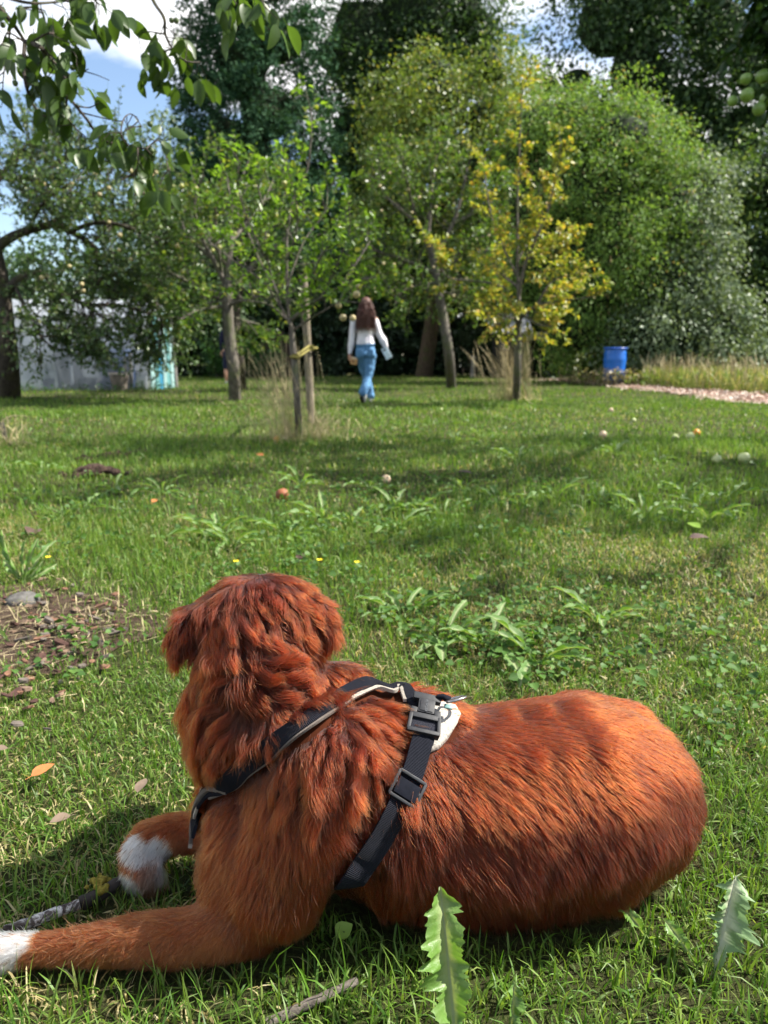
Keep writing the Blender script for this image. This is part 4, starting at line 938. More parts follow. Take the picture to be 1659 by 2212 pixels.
back_tree('bushy tree with layered drooping leaves at the right edge above the dry grass', (14.4, 24.8), [(1610, 420, 25, (1.4, 1.3, 1.2)), (1665, 380, 25, (1.5, 1.3, 1.4)), (1575, 530, 25.2, (.9, 1.0, 1.1)), (1635, 560, 24.6, (1.6, 1.3, 1.4)), (1700, 520, 24.6, (1.6, 1.3, 1.9)), (1600, 650, 25.2, (1.3, 1.2, 1.2)), (1680, 680, 24.6, (1.6, 1.3, 1.4)), (1640, 750, 25, (1.5, 1.2, .8)), (1760, 700, 24.6, (1.9, 1.3, 2.4)), (1800, 450, 24.6, (2.1, 1.3, 2.4))], 20000, MAPLE_LEAF, 207, .2, BARK_DARK, clump=.30, per=10, ln=.16, wd=.095, gap=-.1, gapf=1.4, droop=.6, flat=.3, up=1.0, core=.5)
back_tree('pale hazy tree far behind the old apple tree beside the conifer', (-11.5, 46), [(350, 330, 45, (1.6, 1.4, 1.4)), (385, 420, 45, (1.5, 1.3, 1.8)), (340, 430, 45, (2.0, 1.3, 1.8)), (365, 290, 45, (.9, .8, .8)), (310, 520, 45, (2.4, 1.5, 1.8)), (370, 540, 45, (1.8, 1.5, 1.8))], 5000, GREY_LEAF, 208, .25, clump=.35, per=9, ln=.26, wd=.14, gap=.25, gapf=1.2)
back_tree('dense leafy tree in the shade between the conifer and the polytunnel', (-9.5, 29), [(250, 560, 28, (2.6, 2, 2.0)), (330, 600, 28, (2.2, 1.8, 2.0)), (400, 560, 29, (2.2, 1.8, 2.2)), (190, 640, 27, (2.4, 1.8, 1.5)), (90, 640, 27, (2.6, 1.8, 1.6)), (420, 660, 29, (2.2, 1.8, 1.8)), (-30, 660, 27, (2.8, 2, 1.8))], 11000, DARK_LEAF, 209, .25, clump=.38, per=10, ln=.20, wd=.12, gap=.12, gapf=1.2)

# dark thicket under the trees
def thicket(label, x0, x1, y, h, n, seed, leaf, core=True):
    rng = np.random.default_rng(seed); r = empty('thicket', ((x0 + x1) / 2, y, 0), label, 'thicket'); B = []
    k = int((x1 - x0) / 1.1)
    for i in range(k):
        x = x0 + (x1 - x0) * (i + .5) / k + rng.uniform(-.3, .3); hh = h * rng.uniform(.75, 1.15)
        for z in np.arange(.4, hh, .9): B.append((np.array([x + rng.uniform(-.4, .4), y + rng.uniform(-.5, .5), z]), np.array([1.0, .9, .8]) * rng.uniform(.75, 1.2)))
    mb = MB()
    for i in range(int((x1 - x0) * 2.2)):
        x = rng.uniform(x0, x1); yy = y + rng.uniform(-.3, .9); mb.tube([(x, yy, -.05), (x + rng.uniform(-.3, .3), yy + .1, h * .5), (x + rng.uniform(-.7, .7), yy, h * rng.uniform(.7, 1))], [.07, .05, .02], 6)
    link('stems', mb.mesh('stems', BARK_DARK), r)
    cloud('foliage', seed, B, n, leaf, r, clump=.32, per=10, ln=.20, wd=.12, gap=-.35, gapf=1.3, shell=(.35, 1.1), droop=.4, flat=.6, core=.75)
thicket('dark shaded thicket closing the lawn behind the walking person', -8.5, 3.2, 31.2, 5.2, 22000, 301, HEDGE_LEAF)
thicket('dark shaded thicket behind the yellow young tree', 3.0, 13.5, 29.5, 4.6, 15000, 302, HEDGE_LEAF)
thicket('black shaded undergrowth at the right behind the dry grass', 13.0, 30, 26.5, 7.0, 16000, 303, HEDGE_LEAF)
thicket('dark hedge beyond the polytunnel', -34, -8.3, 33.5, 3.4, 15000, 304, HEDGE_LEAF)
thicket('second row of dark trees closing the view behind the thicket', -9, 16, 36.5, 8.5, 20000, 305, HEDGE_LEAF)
# low plants along the shaded edge
def weed_bank(name, label, cat, spots, n, leaf, seed, h=.5, ln=.14, wd=.05, stems=True, r=.5):
    rng = np.random.default_rng(seed); c0 = np.mean(np.array(spots), 0); ro = empty(name, (c0[0], c0[1], 0), label, cat)
    mb = MB(); pos, ax, nm = [], [], []
    for s in spots:
        b = np.array([s[0], s[1], 0])
        for k in range(n):
            x, y = b[0] + rng.normal(0, r), b[1] + rng.normal(0, r * .6); hh = h * rng.uniform(.5, 1.2); P = shoot(rng, np.array([x, y, float(gz(x, y))]), nrm(np.array([rng.normal(0, .2), rng.normal(0, .2), 1])), hh, 4, .1, .05)
            mb.tube(list(P), [.008, .007, .005, .003, .002], 4)
            for t in np.linspace(.15, .99, max(5, int(hh * 26))):
                p, d = poly_at(P, t); pos.append(p); ax.append(nrm(unit_perp(d, rng) + np.array([0, 0, rng.uniform(-.2, .6)]))); nm.append(nrm(np.array([0, 0, 1]) + rng.normal(0, .5, 3)))
    link('stems', mb.mesh('stems', TWIG), ro); m = len(pos); kk = rng.uniform(.6, 1.2, m)
    o = link('foliage', leaves('foliage', np.array(pos), np.array(ax), np.array(nm), ln * kk, wd * kk, leaf, 0), ro); o['kind'] = 'stuff'
FRESH = leaf_mat('fresh_weed', [(0, (.08, .15, .02)), (.5, (.15, .24, .03)), (1, (.24, .32, .05))], .45)
FERN = leaf_mat('fern_leaf', [(0, (.020, .06, .02)), (.5, (.035, .095, .03)), (1, (.06, .14, .04))], .35)
weed_bank('green_weeds', 'upright dark green plants in the shade beside the two trunks', 'plants', [(-5.6, 27.6), (-4.9, 27.4), (-4.2, 27.6), (-5.2, 27.0)], 16, FERN, 401, 1.3, .28, .07, r=.6)
weed_bank('green_weeds', 'bright yellow green weeds along the edge of the wood chip path', 'plants', [(6.6, 19.2), (6.9, 18.6), (7.1, 18.0), (7.4, 17.5), (6.2, 19.6), (7.7, 17.0), (5.9, 20.2)], 22, FRESH, 402, .34, .10, .05, r=.35)
weed_bank('green_weeds', 'tall pale weeds standing between the barrel and the dry grass', 'plants', [(7.0, 19.0), (8.1, 19.3), (5.0, 20.3), (8.5, 19.2)], 6, leaf_mat('pale_weed', [(0, (.09, .13, .04)), (1, (.20, .24, .09))], .4), 403, .95, .11, .035, r=.2)
weed_bank('green_weeds', 'dry seeding weeds in front of the blue barrel', 'plants', [(5.65, 19.6), (5.9, 19.55), (6.15, 19.5), (6.4, 19.6), (5.3, 20.2), (5.0, 20.6)], 10, leaf_mat('dry_weed', [(0, (.16, .13, .07)), (1, (.32, .27, .16))], .3), 404, .42, .14, .05, r=.22)
weed_bank('green_weeds', 'low weeds growing along the foot of the polytunnel', 'plants', [(-8.8, 16.7), (-8.0, 16.7), (-7.2, 16.75), (-6.4, 16.7), (-5.6, 16.6), (-5.0, 16.5), (-4.7, 16.7)], 10, FERN, 405, .16, .10, .04, r=.3)
# ivy hanging over the chips beside the barrel
weed_bank('ivy', 'ivy stems with pale leaves hanging at the foot of the light green shrub', 'ivy', [(8.2, 21.6), (8.4, 21.5)], 6, GREY_LEAF, 406, 1.7, .13, .11, r=.2)
# tall dry grass on the right
STRAW = plain('straw', (.42, .35, .20), .8, .2, .3, 30)
def tall_grass(name, label, n, xy, h, w, seed, spread=.35, cat=None, kind=None, bend=.6, mat=None, lean=(0, 0)):
    rng = np.random.default_rng(seed); x, y = xy(rng, n); n = len(x); hh = h * rng.uniform(.5, 1.2, n); az = rng.uniform(0, 6.28, n); ld = np.stack([np.cos(az) + lean[0], np.sin(az) + lean[1], az * 0], -1)
    S = 6; P = np.zeros((n, S, 3)); P[:, 0] = np.stack([x, y, gz(x, y) - .01], -1); ln = np.abs(rng.normal(0, spread, n))
    for s in range(1, S):
        a = np.clip(ln * (.4 + bend * (s - 1)), 0, 1.9); d = nrm(ld) * np.sin(a)[:, None]; d[:, 2] = np.cos(a); P[:, s] = P[:, s - 1] + d * (hh / (S - 1))[:, None]
    P[:, 1:, 2] = np.maximum(P[:, 1:, 2], .02)
    W = (w * rng.uniform(.6, 1.3, n))[:, None] * np.array([.5, .45, .4, .55, .9, .2])[None]; a2 = rng.uniform(0, 6.28, n)
    return ribbons(name, P, W, np.stack([np.cos(a2), np.sin(a2), a2 * 0], -1), mat or STRAW, {'tone': (rng.random(n) < .72) * rng.uniform(.5, 1, n)})
def strip(rng, n):
    t = rng.uniform(0, 1, n); u = rng.uniform(0, 1, n); px = 1385 + 560 * t; y0 = np.interp(px, [1385, 1450, 1560, 1660, 2000], [19.3, 17.6, 16.2, 15.2, 14.2]); y = y0 + u * 3.8 * np.minimum(1, .35 + 2 * t); return (px - 829.5) / 1661 * y, y
tag(link('dry_grass', tall_grass('dry_grass', '', 7000, strip, .48, .010, 501, .30, mat=GRASS)), kind='stuff')
tag(link('dry_grass', tall_grass('dry_grass', '', 1300, strip, .76, .009, 502, .30)), kind='stuff')
# ------------------------------------------------------------------ polytunnel, barrel and other built things
t = NT('plastic_film'); n1 = t.noise(1.6, 4, .6, dist=1.2); n2 = t.noise(9, 4)
c = t.ramp(n1, [(.35, (.46, .49, .55)), (.65, (.64, .67, .72))])
b = t.bump(n1, .6, .12)
sh = t.bsdf(c, .28, .5, b); tr = t.n('ShaderNodeBsdfTranslucent', {'Color': (.66, .70, .77, 1)}).outputs[0]
m1 = t.n('ShaderNodeMixShader', {0: .45, 1: sh, 2: tr}).outputs[0]
tp = t.n('ShaderNodeBsdfTransparent', {'Color': (.88, .91, .95, 1)}).outputs[0]
FILM = t.done(t.n('ShaderNodeMixShader', {0: .42, 1: m1, 2: tp}).outputs[0])
TY = 17.0; TX0, TX1 = -10.6, float(at(318, 800, TY)[0])
pt = empty('polytunnel', ((TX0 + TX1) / 2, TY + 1.4, 0), 'low polytunnel covered in cloudy plastic film under the old apple tree', 'polytunnel')
prof = dense(np.array([(0, 0, 0), (.03, .8, 0), (.12, 1.35, 0), (.5, 1.8, 0), (1.3, 2.02, 0), (2.1, 1.85, 0), (2.6, 1.35, 0), (2.75, .7, 0), (2.8, 0, 0)]), 3) * [.74, 1, 1]
wn_ = WaveNoise(61, 3.2); wn2 = WaveNoise(62, 9); nx = 60; V = []
for i in range(nx + 1):
    x = TX0 + (TX1 - TX0) * i / nx
    for q in prof:
        sag = .035 * (1 - abs(math.sin(math.pi * (x - TX0) / 1.62))) if q[1] > .2 else 0
        p = np.array([x, q[0] * 2, q[1] * 2]); o = .028 * float(wn_(p)) + .010 * float(wn2(p)); V.append((x, TY + q[0] + o + (.03 if q[0] < .96 else -.03) * (sag > .02), max(0.0, q[1] - sag + o * .5 * (q[1] > .1))))
k = len(prof); F = [[i * k + j, (i + 1) * k + j, (i + 1) * k + j + 1, i * k + j + 1] for i in range(nx) for j in range(k - 1)]
mb = MB(); mb.add(V, F); link('cover', mb.mesh('cover', FILM), pt)
PIPE = plain('grey_pipe', (.42, .44, .45), .5, .4)
for x in np.arange(TX1 - .05, TX0, -1.62):
    mb = MB(); mb.tube([(x, TY + q[0] + .045 * (1 if q[0] < .96 else -1), max(0, q[1] - .05)) for q in prof], .022, 8); link('hoop', mb.mesh('hoop', PIPE), pt)
TEAL = plain('turquoise_board', (.11, .27, .28), .6, .4, .25, 8); TEALP = plain('pale_turquoise_board', (.24, .38, .38), .6, .4, .2, 8); GREYW = bark_mat('weathered_board', (.12, .115, .11), (.30, .29, .27), None, 12)
for i, (m, zt) in enumerate([(TEALP, 1.35), (TEAL, 1.62), (plain('bright_blue_board', (.03, .18, .30), .6), .95), (TEALP, 1.78), (TEAL, 1.70), (TEALP, 1.40)]):
    mb = MB(); mb.box((TX1 + .05 + .012 * (i % 2), TY + .20 + i * .31, zt / 2), (.028, .28, zt)); link('board', mb.mesh('board', m, True, .004), pt)
mb = MB(); mb.tube([(TX1 + .06, TY + 2.07, 0), (TX1 + .02, TY + 2.05, 1.75)], [.05, .045], 8); link('door_post', mb.mesh('door_post', GREYW), pt)
x = at(281, 800, TY)[0]
po = empty('fence_post', (x, TY - .12, 0), 'two short weathered boards leaning on the polytunnel beside the wooden tub', 'boards')
for dx_, hh in ((-.06, .75), (.05, .82)):
    mb = MB(); mb.box((x + dx_, TY - .12, hh / 2), (.07, .03, hh)); link('board', mb.mesh('board', GREYW, True, .003), po)
# tub in front
TUBM = bark_mat('tub_wood', (.10, .085, .07), (.24, .20, .17), None, 10)
x, y_ = at(259, 800, TY - .35)[0], TY - .42
tb = empty('wooden_tub', (x, y_, 0), 'flared wooden tub standing in front of the polytunnel', 'tub')
mb = MB(); mb.lathe([(.15, 0), (.20, .36), (.215, .40), (.19, .40), (.17, .34), (.13, .05)], 20, (x, y_, 0)); link('tub_body', mb.mesh('tub_body', TUBM), tb)
mb = MB(); mb.tube([(x + .208 * math.cos(a), y_ + .208 * math.sin(a), .375) for a in np.linspace(0, 6.2832, 25)], .012, 6, False); link('rim', mb.mesh('rim', plain('pale_rim', (.45, .42, .38), .7)), tb)
# things seen through the film
def barrel(name, loc, label, r, h, mat, lidm=None, tilt=0):
    ro = empty(name, loc, label, 'barrel'); mb = MB()
    prof_ = [(r * .78, 0), (r * .84, .03 * h), (r * .89, .12 * h), (r * .95, .30 * h), (r * .97, .33 * h), (r * .965, .36 * h), (r * 1.0, .55 * h), (r * 1.01, .66 * h), (r * 1.03, .69 * h), (r * 1.01, .72 * h), (r * 1.0, .84 * h), (r * .97, .90 * h), (r * .93, .93 * h), (r * .93, .97 * h), (r * .86, .97 * h), (r * .84, .93 * h)]
    mb.lathe(prof_, 32, loc); link('drum_body', mb.mesh('drum_body', mat), ro)
    mb = MB(); z = loc[2] + h * .972; mb.tube([(loc[0] + r * 1.0 * math.cos(a), loc[1] + r * 1.0 * math.sin(a), z) for a in np.linspace(0, 6.2832, 33)], .026, 8, False); link('rim', mb.mesh('rim', lidm or mat), ro)
    mb = MB(); mb.lathe([(.01, 0), (r * .88, 0), (r * .88, .012), (.01, .018)], 28, (loc[0], loc[1], loc[2] + h * .955)); lid = link('lid', mb.mesh('lid', lidm or mat), ro)
    for a in (1.0, 4.1):
        mb = MB(); mb.lathe([(.03, 0), (.03, .03), (.024, .036), (.01, .036)], 12, (loc[0] + r * .55 * math.cos(a), loc[1] + r * .55 * math.sin(a), loc[2] + h * .97)); link('bung', mb.mesh('bung', lidm or mat), lid)
    return ro
BLUE = plain('blue_plastic', (.012, .13, .52), .35, .5, .12, 5); BLUED = plain('dark_blue_plastic', (.008, .07, .34), .4, .5)
DB = at(1327, 800, 20.0); barrel('plastic_barrel', (float(DB[0]), 20.0, 0), 'bright blue plastic barrel standing by the wood chip path', .275, .97, BLUE, BLUED)
def seen(px, dy=.42): return float(at(px, 800, TY + dy)[0]), TY + dy
x, y_ = seen(238, .32); barrel('plastic_barrel', (x, y_, 0), 'dull dark blue barrel seen through the plastic film', .24, .86, plain('navy_plastic', (.012, .035, .12), .5), None)
x, y_ = seen(268, .36); barrel('plastic_barrel', (x, y_, 0), 'lighter blue barrel seen through the film behind the wooden tub', .26, .88, plain('mid_blue_plastic', (.03, .10, .34), .5), None)
x, y_ = seen(150, .36); cb_ = empty('water_butt', (x, y_, 0), 'dark grey water butt behind the film in the middle of the polytunnel', 'water butt')
mb = MB(); mb.lathe([(.26, 0), (.29, .5), (.30, .92), (.28, .98), (.10, 1.04)], 20, (x, y_, 0)); link('drum_body', mb.mesh('drum_body', plain('charcoal_plastic', (.025, .027, .035), .5)), cb_)
mb = MB(); mb.tube([(x, y_ - .30, .12), (x, y_ - .36, .12), (x, y_ - .36, .08)], .02, 8); link('tap', mb.mesh('tap', PIPE), cb_)
x, y_ = seen(205, .30); tr_ = empty('plant_trough', (x, y_, 0), 'long dark planting trough low behind the film', 'trough')
mb = MB(); mb.box((x, y_, .13), (.62, .28, .26)); link('trough_body', mb.mesh('trough_body', plain('dark_plastic', (.02, .022, .02), .6), True, .015), tr_)
mb = MB(); mb.box((x, y_, .268), (.66, .32, .03)); link('rim', mb.mesh('rim', plain('dark_rim', (.03, .032, .03), .6), True, .008), tr_)
x, y_ = seen(103, .25); pp = empty('potted_plant', (x, y_, 0), 'thin plant on a cane behind the film beside the old apple trunk', 'plant')
mb = MB(); mb.lathe([(.10, 0), (.14, .24), (.15, .26), (.12, .26), (.11, .2)], 16, (x, y_, 0)); link('pot', mb.mesh('pot', plain('brown_pot', (.06, .04, .03), .7)), pp)
mb = MB(); mb.tube([(x, y_, .2), (x - .02, y_, 1.1)], .012, 6); link('cane', mb.mesh('cane', TWIG), pp)
rng = np.random.default_rng(66); n = 60; P = np.stack([x + rng.normal(0, .09, n), y_ + rng.normal(0, .07, n), rng.uniform(.25, .8, n)], -1)
o = link('foliage', leaves('foliage', P, rng.normal(size=(n, 3)), rng.normal(size=(n, 3)) * .5 + [0, 0, 1], .10, .05, OLD_LEAF, 1), pp); o['kind'] = 'stuff'
# small dark shed or sign behind the yellow tree
p = at(1103, 705, 27.5); sx, sy = float(p[0]), 27.5
sd = empty('garden_shed', (sx, sy, 0), 'small shed with a pale grey roof half hidden behind the yellow tree', 'shed')
WALLM = plain('dark_boards', (.018, .018, .02), .8); ROOFM = plain('pale_roof', (.42, .42, .46), .6)
zt = float(at(1103, 722, 27.5)[2]); zr = float(at(1103, 700, 27.5)[2])
mb = MB()
for i in range(9): mb.box((sx - .55 + i * .14, sy, zt / 2), (.134, .06, zt))
link('wall', mb.mesh('wall', WALLM, True, .004), sd)
mb = MB(); mb.add([(sx - .75, sy - .25, zt + .01), (sx + .75, sy - .25, zt + .01), (sx + .75, sy + .9, zr + .35), (sx - .75, sy + .9, zr + .35), (sx - .75, sy - .25, zt + .06), (sx + .75, sy - .25, zt + .06), (sx + .75, sy + .9, zr + .40), (sx - .75, sy + .9, zr + .40)], [[3, 2, 1, 0], [4, 5, 6, 7], [0, 1, 5, 4], [1, 2, 6, 5], [2, 3, 7, 6], [3, 0, 4, 7]]); link('roof', mb.mesh('roof', ROOFM, True), sd)
mb = MB(); mb.box((sx - .18, sy - .045, zt * .75), (.42, .03, .34)); wf = link('window', mb.mesh('window', plain('blue_black_frame', (.02, .03, .06), .4), True, .004), sd)
mb = MB(); mb.box((sx - .18, sy - .064, zt * .75), (.34, .006, .26)); link('pane', mb.mesh('pane', plain('dark_glass', (.01, .015, .03), .1, .6)), wf)
# short stump post in the shade
b = on(1021, 817); ps = empty('short_post', b, 'short pale post standing in the shade left of the yellow tree', 'post')
mb = MB(); mb.tube([(b[0], b[1], 0), (b[0] + .02, b[1], .78)], [.085, .08], 10); link('post', mb.mesh('post', GREYW), ps)
# dark boards leaning in the shade behind the young tree's trunk
b = (float(at(597, 780, 29.2)[0]), 29.2, 0); fb = empty('garden_screen', b, 'brown upright boards in the shade behind the slender trunk', 'garden screen')
for i in range(8):
    mb = MB(); hh = 1.5 + .08 * ((i * 7) % 3); mb.box((b[0] - .5 + i * .145, b[1], hh / 2), (.135, .03, hh)); link('board', mb.mesh('board', bark_mat('brown_board', (.04, .025, .02), (.10, .065, .05), None, 10) if i == 0 else bpy.data.materials['brown_board'], True, .003), fb)
# ------------------------------------------------------------------ people
SKIN = plain('skin', (.50, .27, .19), .5, .4, .1, 40)
def hand_balls(wrist, d, side, palm_n, s=1.0, curl=.5):
    """Palm, four unequal bent fingers and a thumb leaving the side of the palm."""
    d, side, palm_n = nrm(d), nrm(side), nrm(palm_n); B = chain([wrist, wrist + d * .045 * s, wrist + d * .08 * s], [.026 * s, .030 * s, .030 * s]); out = []
    for i, (off, l) in enumerate(((-.026, .070), (-.009, .082), (.009, .078), (.025, .060))):
        k0 = wrist + d * .085 * s + side * off * s; k1 = k0 + (d * math.cos(curl * .6) + palm_n * math.sin(curl * .6)) * l * .5 * s; k2 = k1 + (d * math.cos(curl * 1.7) + palm_n * math.sin(curl * 1.7)) * l * .5 * s
        out += chain([k0 - d * .02 * s, k0, k1, k2], [.010 * s, .0095 * s, .0085 * s, .007 * s], .6)
    t0 = wrist + d * .03 * s - side * .028 * s; t1 = t0 + (d * .6 - side * .7 + palm_n * .4) * .035 * s; t2 = t1 + (d * .85 - side * .1 + palm_n * .5) * .03 * s
    return B, out + chain([t0, t1, t2], [.013 * s, .0105 * s, .008 * s], .6)

FO = on(790, 869); FX, FY = float(FO[0]), float(FO[1])
def W(zx, zy, dy=0.0):
    s = 1 / 1085.0; return np.array([FX + (zx - 640) * s, FY + dy, (2055 - zy) * s])
DENIM_T = NT('blue_denim'); n1 = DENIM_T.noise(14, 5, .6, dist=.5); n2 = DENIM_T.noise(260, 2)
c = DENIM_T.ramp(n1, [(.3, (.055, .15, .30)), (.7, (.12, .27, .46))]); DENIM = DENIM_T.done(DENIM_T.bsdf(DENIM_T.mixc(.25, c, DENIM_T.ramp(n2, [(.4, (.04, .10, .2)), (.6, (.2, .36, .55))])), .85, .2, DENIM_T.bump(n1, .9, .03)))
t = NT('white_blouse'); n1 = t.noise(11, 4, .6, dist=.6); BLOUSE = t.done(t.bsdf(t.ramp(n1, [(.3, (.70, .66, .74)), (.7, (.82, .79, .84))]), .8, .2, t.bump(n1, .8, .03)))
HAIR_T = NT('brown_hair'); n1 = HAIR_T.noise(60, 4, .6); HAIRM = HAIR_T.done(HAIR_T.bsdf(HAIR_T.ramp(n1, [(.3, (.055, .022, .016)), (.7, (.17, .072, .050))]), .45, .4, HAIR_T.bump(n1, .8, .01)))
WHITE_SHOE = plain('white_shoe', (.72, .71, .69), .6, .4); SOLE = plain('black_sole', (.012, .012, .013), .7)
per = empty('person', (FX, FY, 0), 'person with long curly brown hair in white blouse and blue jeans walking away', 'person')
# skin: head, neck, arms, hands, legs, feet
Lh, Lr = W(365, 1215, .0), W(1000, 1095, .05)
bl = [(W(655, 385, .02), (.078, .092, .105))] + chain([W(655, 440, .02), W(650, 540, .0), W(640, 640, 0)], [.06, .052, .07])
bl += chain([W(640, 640), W(640, 800), W(640, 1000), W(640, 1150)], [(.13, .08, .09), (.14, .09, .1), (.12, .085, .1), (.15, .1, .1)])
bl += chain([W(435, 640), W(405, 900, .0), Lh], [.044, .036, .025]) + chain([W(815, 640), W(890, 880, .02), Lr], [.044, .036, .025])
bl += chain([W(640, 640), W(435, 640)], [.06, .05]) + chain([W(640, 640), W(815, 640)], [.06, .05])
bl += chain([W(720, 1220), W(695, 1600, -.03), W(600, 1880, -.20)], [.065, .042, .032]) + chain([W(560, 1220), W(645, 1600, .15), W(725, 1975, .10)], [.065, .042, .034])
hp, hf = hand_balls(Lh, np.array([.0, .05, -1]), np.array([.2, 1, 0]), np.array([1, 0, 0]), 1.0, .9); bl += hp + hf
hp, hf = hand_balls(Lr, np.array([.25, .1, -1]), np.array([-.2, -1, 0]), np.array([-1, 0, -.2]), 1.0, .7); bl += hp + hf
bl += [(W(655, 395, .115), (.014, .022, .020))] + [(W(655 + s * 88, 400, .03), (.012, .022, .03)) for s in (-1, 1)]
link('body', blob('body', bl, .0075, 3, SKIN), per)
for s in (-1, 1):
    mb = MB(); e = W(655 + 34 * s, 375, .105); mb.lathe([(.001, -.010), (.009, -.006), (.011, 0), (.009, .006), (.001, .010)], 10, e); link('eye', mb.mesh('eye', plain('eye', (.05, .03, .02), .2)), per)
mb = MB(); q = W(655, 440, .105); mb.tube([q + [-.022, -.01, 0], q + [0, .004, -.002], q + [.022, -.01, 0]], [.003, .007, .003], 6); link('mouth', mb.mesh('mouth', plain('lips', (.42, .14, .12), .5)), per)
# jeans
jb = chain([W(640, 1060), W(640, 1150), W(640, 1230)], [(.140, .095, .05), (.165, .115, .06), (.170, .125, .06)])
jb += [(W(560, 1215, -.055), (.085, .075, .09)), (W(725, 1215, -.055), (.085, .075, .09))]
jb += chain([W(725, 1240), W(715, 1420, -.01), W(695, 1600, -.03), W(650, 1720, -.10), W(597, 1868, -.20)], [.098, .086, .066, .068, .072])
jb += chain([W(560, 1240), W(590, 1420, .10), W(645, 1600, .15), W(700, 1800, .13), W(725, 1950, .10)], [.096, .084, .066, .066, .070])
jm = blob('jeans', jb, .009, 3, DENIM)
co = np.array([v.co[:] for v in jm.vertices]); wv = WaveNoise(71, 26); d_ = np.array([v.normal[:] for v in jm.vertices]) * (wv(co * [1, 1, 2.2]) * .0065)[:, None]; jm.vertices.foreach_set('co', (co + d_).astype(np.float32).ravel()); jm.update()
jeans = link('jeans', jm, per)
for sx in (-1, 1):
    mb = MB(); q = W(640 + sx * 84, 1195, -.130); mb.box(q, (.10, .014, .11)); link('back_pocket', mb.mesh('back_pocket', DENIM, True, .005), jeans)
mb = MB(); mb.tube([W(640, 1062) + np.array([.150 * math.cos(a), .105 * math.sin(a), .01 * math.cos(a)]) for a in np.linspace(0, 6.2832, 25)], .014, 6, False); link('waistband', mb.mesh('waistband', DENIM), jeans)
# blouse
bb = chain([W(640, 640), W(640, 760), W(635, 900), W(635, 1035)], [(.155, .095, .06), (.150, .108, .06), (.140, .105, .06), (.158, .118, .05)])
bb += chain([W(440, 655), W(405, 880, .0), W(388, 1050), W(372, 1175)], [.062, .056, .058, .040]) + chain([W(805, 655), W(880, 870, .02), W(940, 980, .04), W(990, 1075, .05)], [.062, .058, .062, .040])
bb += chain([W(640, 600), W(440, 655)], [(.07, .07, .05), .062]) + chain([W(640, 600), W(805, 655)], [(.07, .07, .05), .062])
bm2 = blob('blouse', bb, .009, 3, BLOUSE); co = np.array([v.co[:] for v in bm2.vertices]); wv = WaveNoise(72, 24); d_ = np.array([v.normal[:] for v in bm2.vertices]) * (wv(co * [1.6, 1, .7]) * .007)[:, None]; bm2.vertices.foreach_set('co', (co + d_).astype(np.float32).ravel()); bm2.update()
blouse = link('blouse', bm2, per)
for q, dd in ((Lh, np.array([0, .05, -1])), (Lr, np.array([.25, .1, -1]))):
    mb = MB(); dd = nrm(dd); mb.tube([q - dd * .035, q - dd * .004], [.037, .033], 12); link('cuff', mb.mesh('cuff', BLOUSE), blouse)
# hair: long curls as strands over a full mass
rng = np.random.default_rng(73); N_, S = 2600, 12
th = rng.uniform(0, 6.283, N_); el = rng.uniform(-.15, 1.45, N_); front = (np.sin(th) > .45) & (el < .75); th = np.where(front, -th, th)
hc0 = W(655, 375, .015); root_ = hc0 + np.stack([np.cos(th) * np.cos(el) * .092, np.sin(th) * np.cos(el) * .104, np.sin(el) * .118], -1)
P = np.zeros((N_, S, 3)); P[:, 0] = root_; o_ = nrm(root_ - hc0); L_ = rng.uniform(.30, .50, N_); ph = rng.uniform(0, 6.28, N_); fr = rng.uniform(9, 16, N_)
for s in range(1, S):
    f = s / (S - 1); d = o_ * np.array([1, 1, .3]) * (.62 * (1 - f) ** 2.2) + np.array([0, 0, -1.0]); d[:, 1] -= .15 * (f < .5); d += np.stack([np.cos(ph + fr * f * 2.2), np.sin(ph + fr * f * 2.2), f * 0 * ph], -1) * .48 * min(1, f * 2)
    P[:, s] = P[:, s - 1] + nrm(d) * (L_ / (S - 1))[:, None]
bk = P[..., 1] - (FY - .105) ; inside = (np.abs(P[..., 0] - W(640, 700)[0]) < .15) & (P[..., 2] < 1.36) & (np.abs(P[..., 1] - FY) < .112)
P[..., 1] = np.where(inside, FY - .115 - .02 * rng.random((N_, 1)), P[..., 1])
Wd = np.full((N_, S), .0042) * np.linspace(1, .35, S)[None]; a2 = rng.uniform(0, 6.28, N_)
hb_ = [(hc0 + [0, -.012, .012], (.094, .104, .108))] + chain([W(655, 430, -.05), W(655, 600, -.10), W(650, 720, -.115)], [(.095, .06, .06), (.115, .035, .06), (.09, .02, .04)])
hm_ = blob('hair', hb_, .010, 4, HAIRM); hair = link('hair', hm_, per)
ho = link('curls', ribbons('curls', P, Wd, np.stack([np.cos(a2), np.sin(a2), a2 * 0], -1), HAIRM), hair); ho['kind'] = 'stuff'
# shoes: the trailing one on its toe with the black sole towards us
mb = None
sh1 = chain([W(628, 1880, -.19), W(618, 1960, -.17), W(605, 2035, -.11)], [(.040, .036, .036), (.042, .034, .04), (.040, .04, .028)]); sA = link('shoe', blob('shoe', sh1, .008, 3, WHITE_SHOE), per)
so1 = chain([W(572, 1885, -.225), W(570, 1960, -.215), W(585, 2035, -.16)], [(.034, .012, .03), (.034, .012, .03), (.036, .014, .018)]); link('sole', blob('sole', so1, .007, 2, SOLE), sA)
sh2 = chain([W(722, 1995, .08), W(722, 2022, .14), W(722, 2035, .24)], [(.038, .042, .040), (.042, .05, .028), (.044, .05, .022)]); sB = link('shoe', blob('shoe', sh2, .008, 3, WHITE_SHOE, floor=.012), per)
so2 = chain([W(722, 2045, .06), W(722, 2047, .24)], [(.045, .05, .012), (.048, .05, .012)]); link('sole', blob('sole', so2, .007, 2, plain('pale_sole', (.6, .58, .54), .7)), sB)
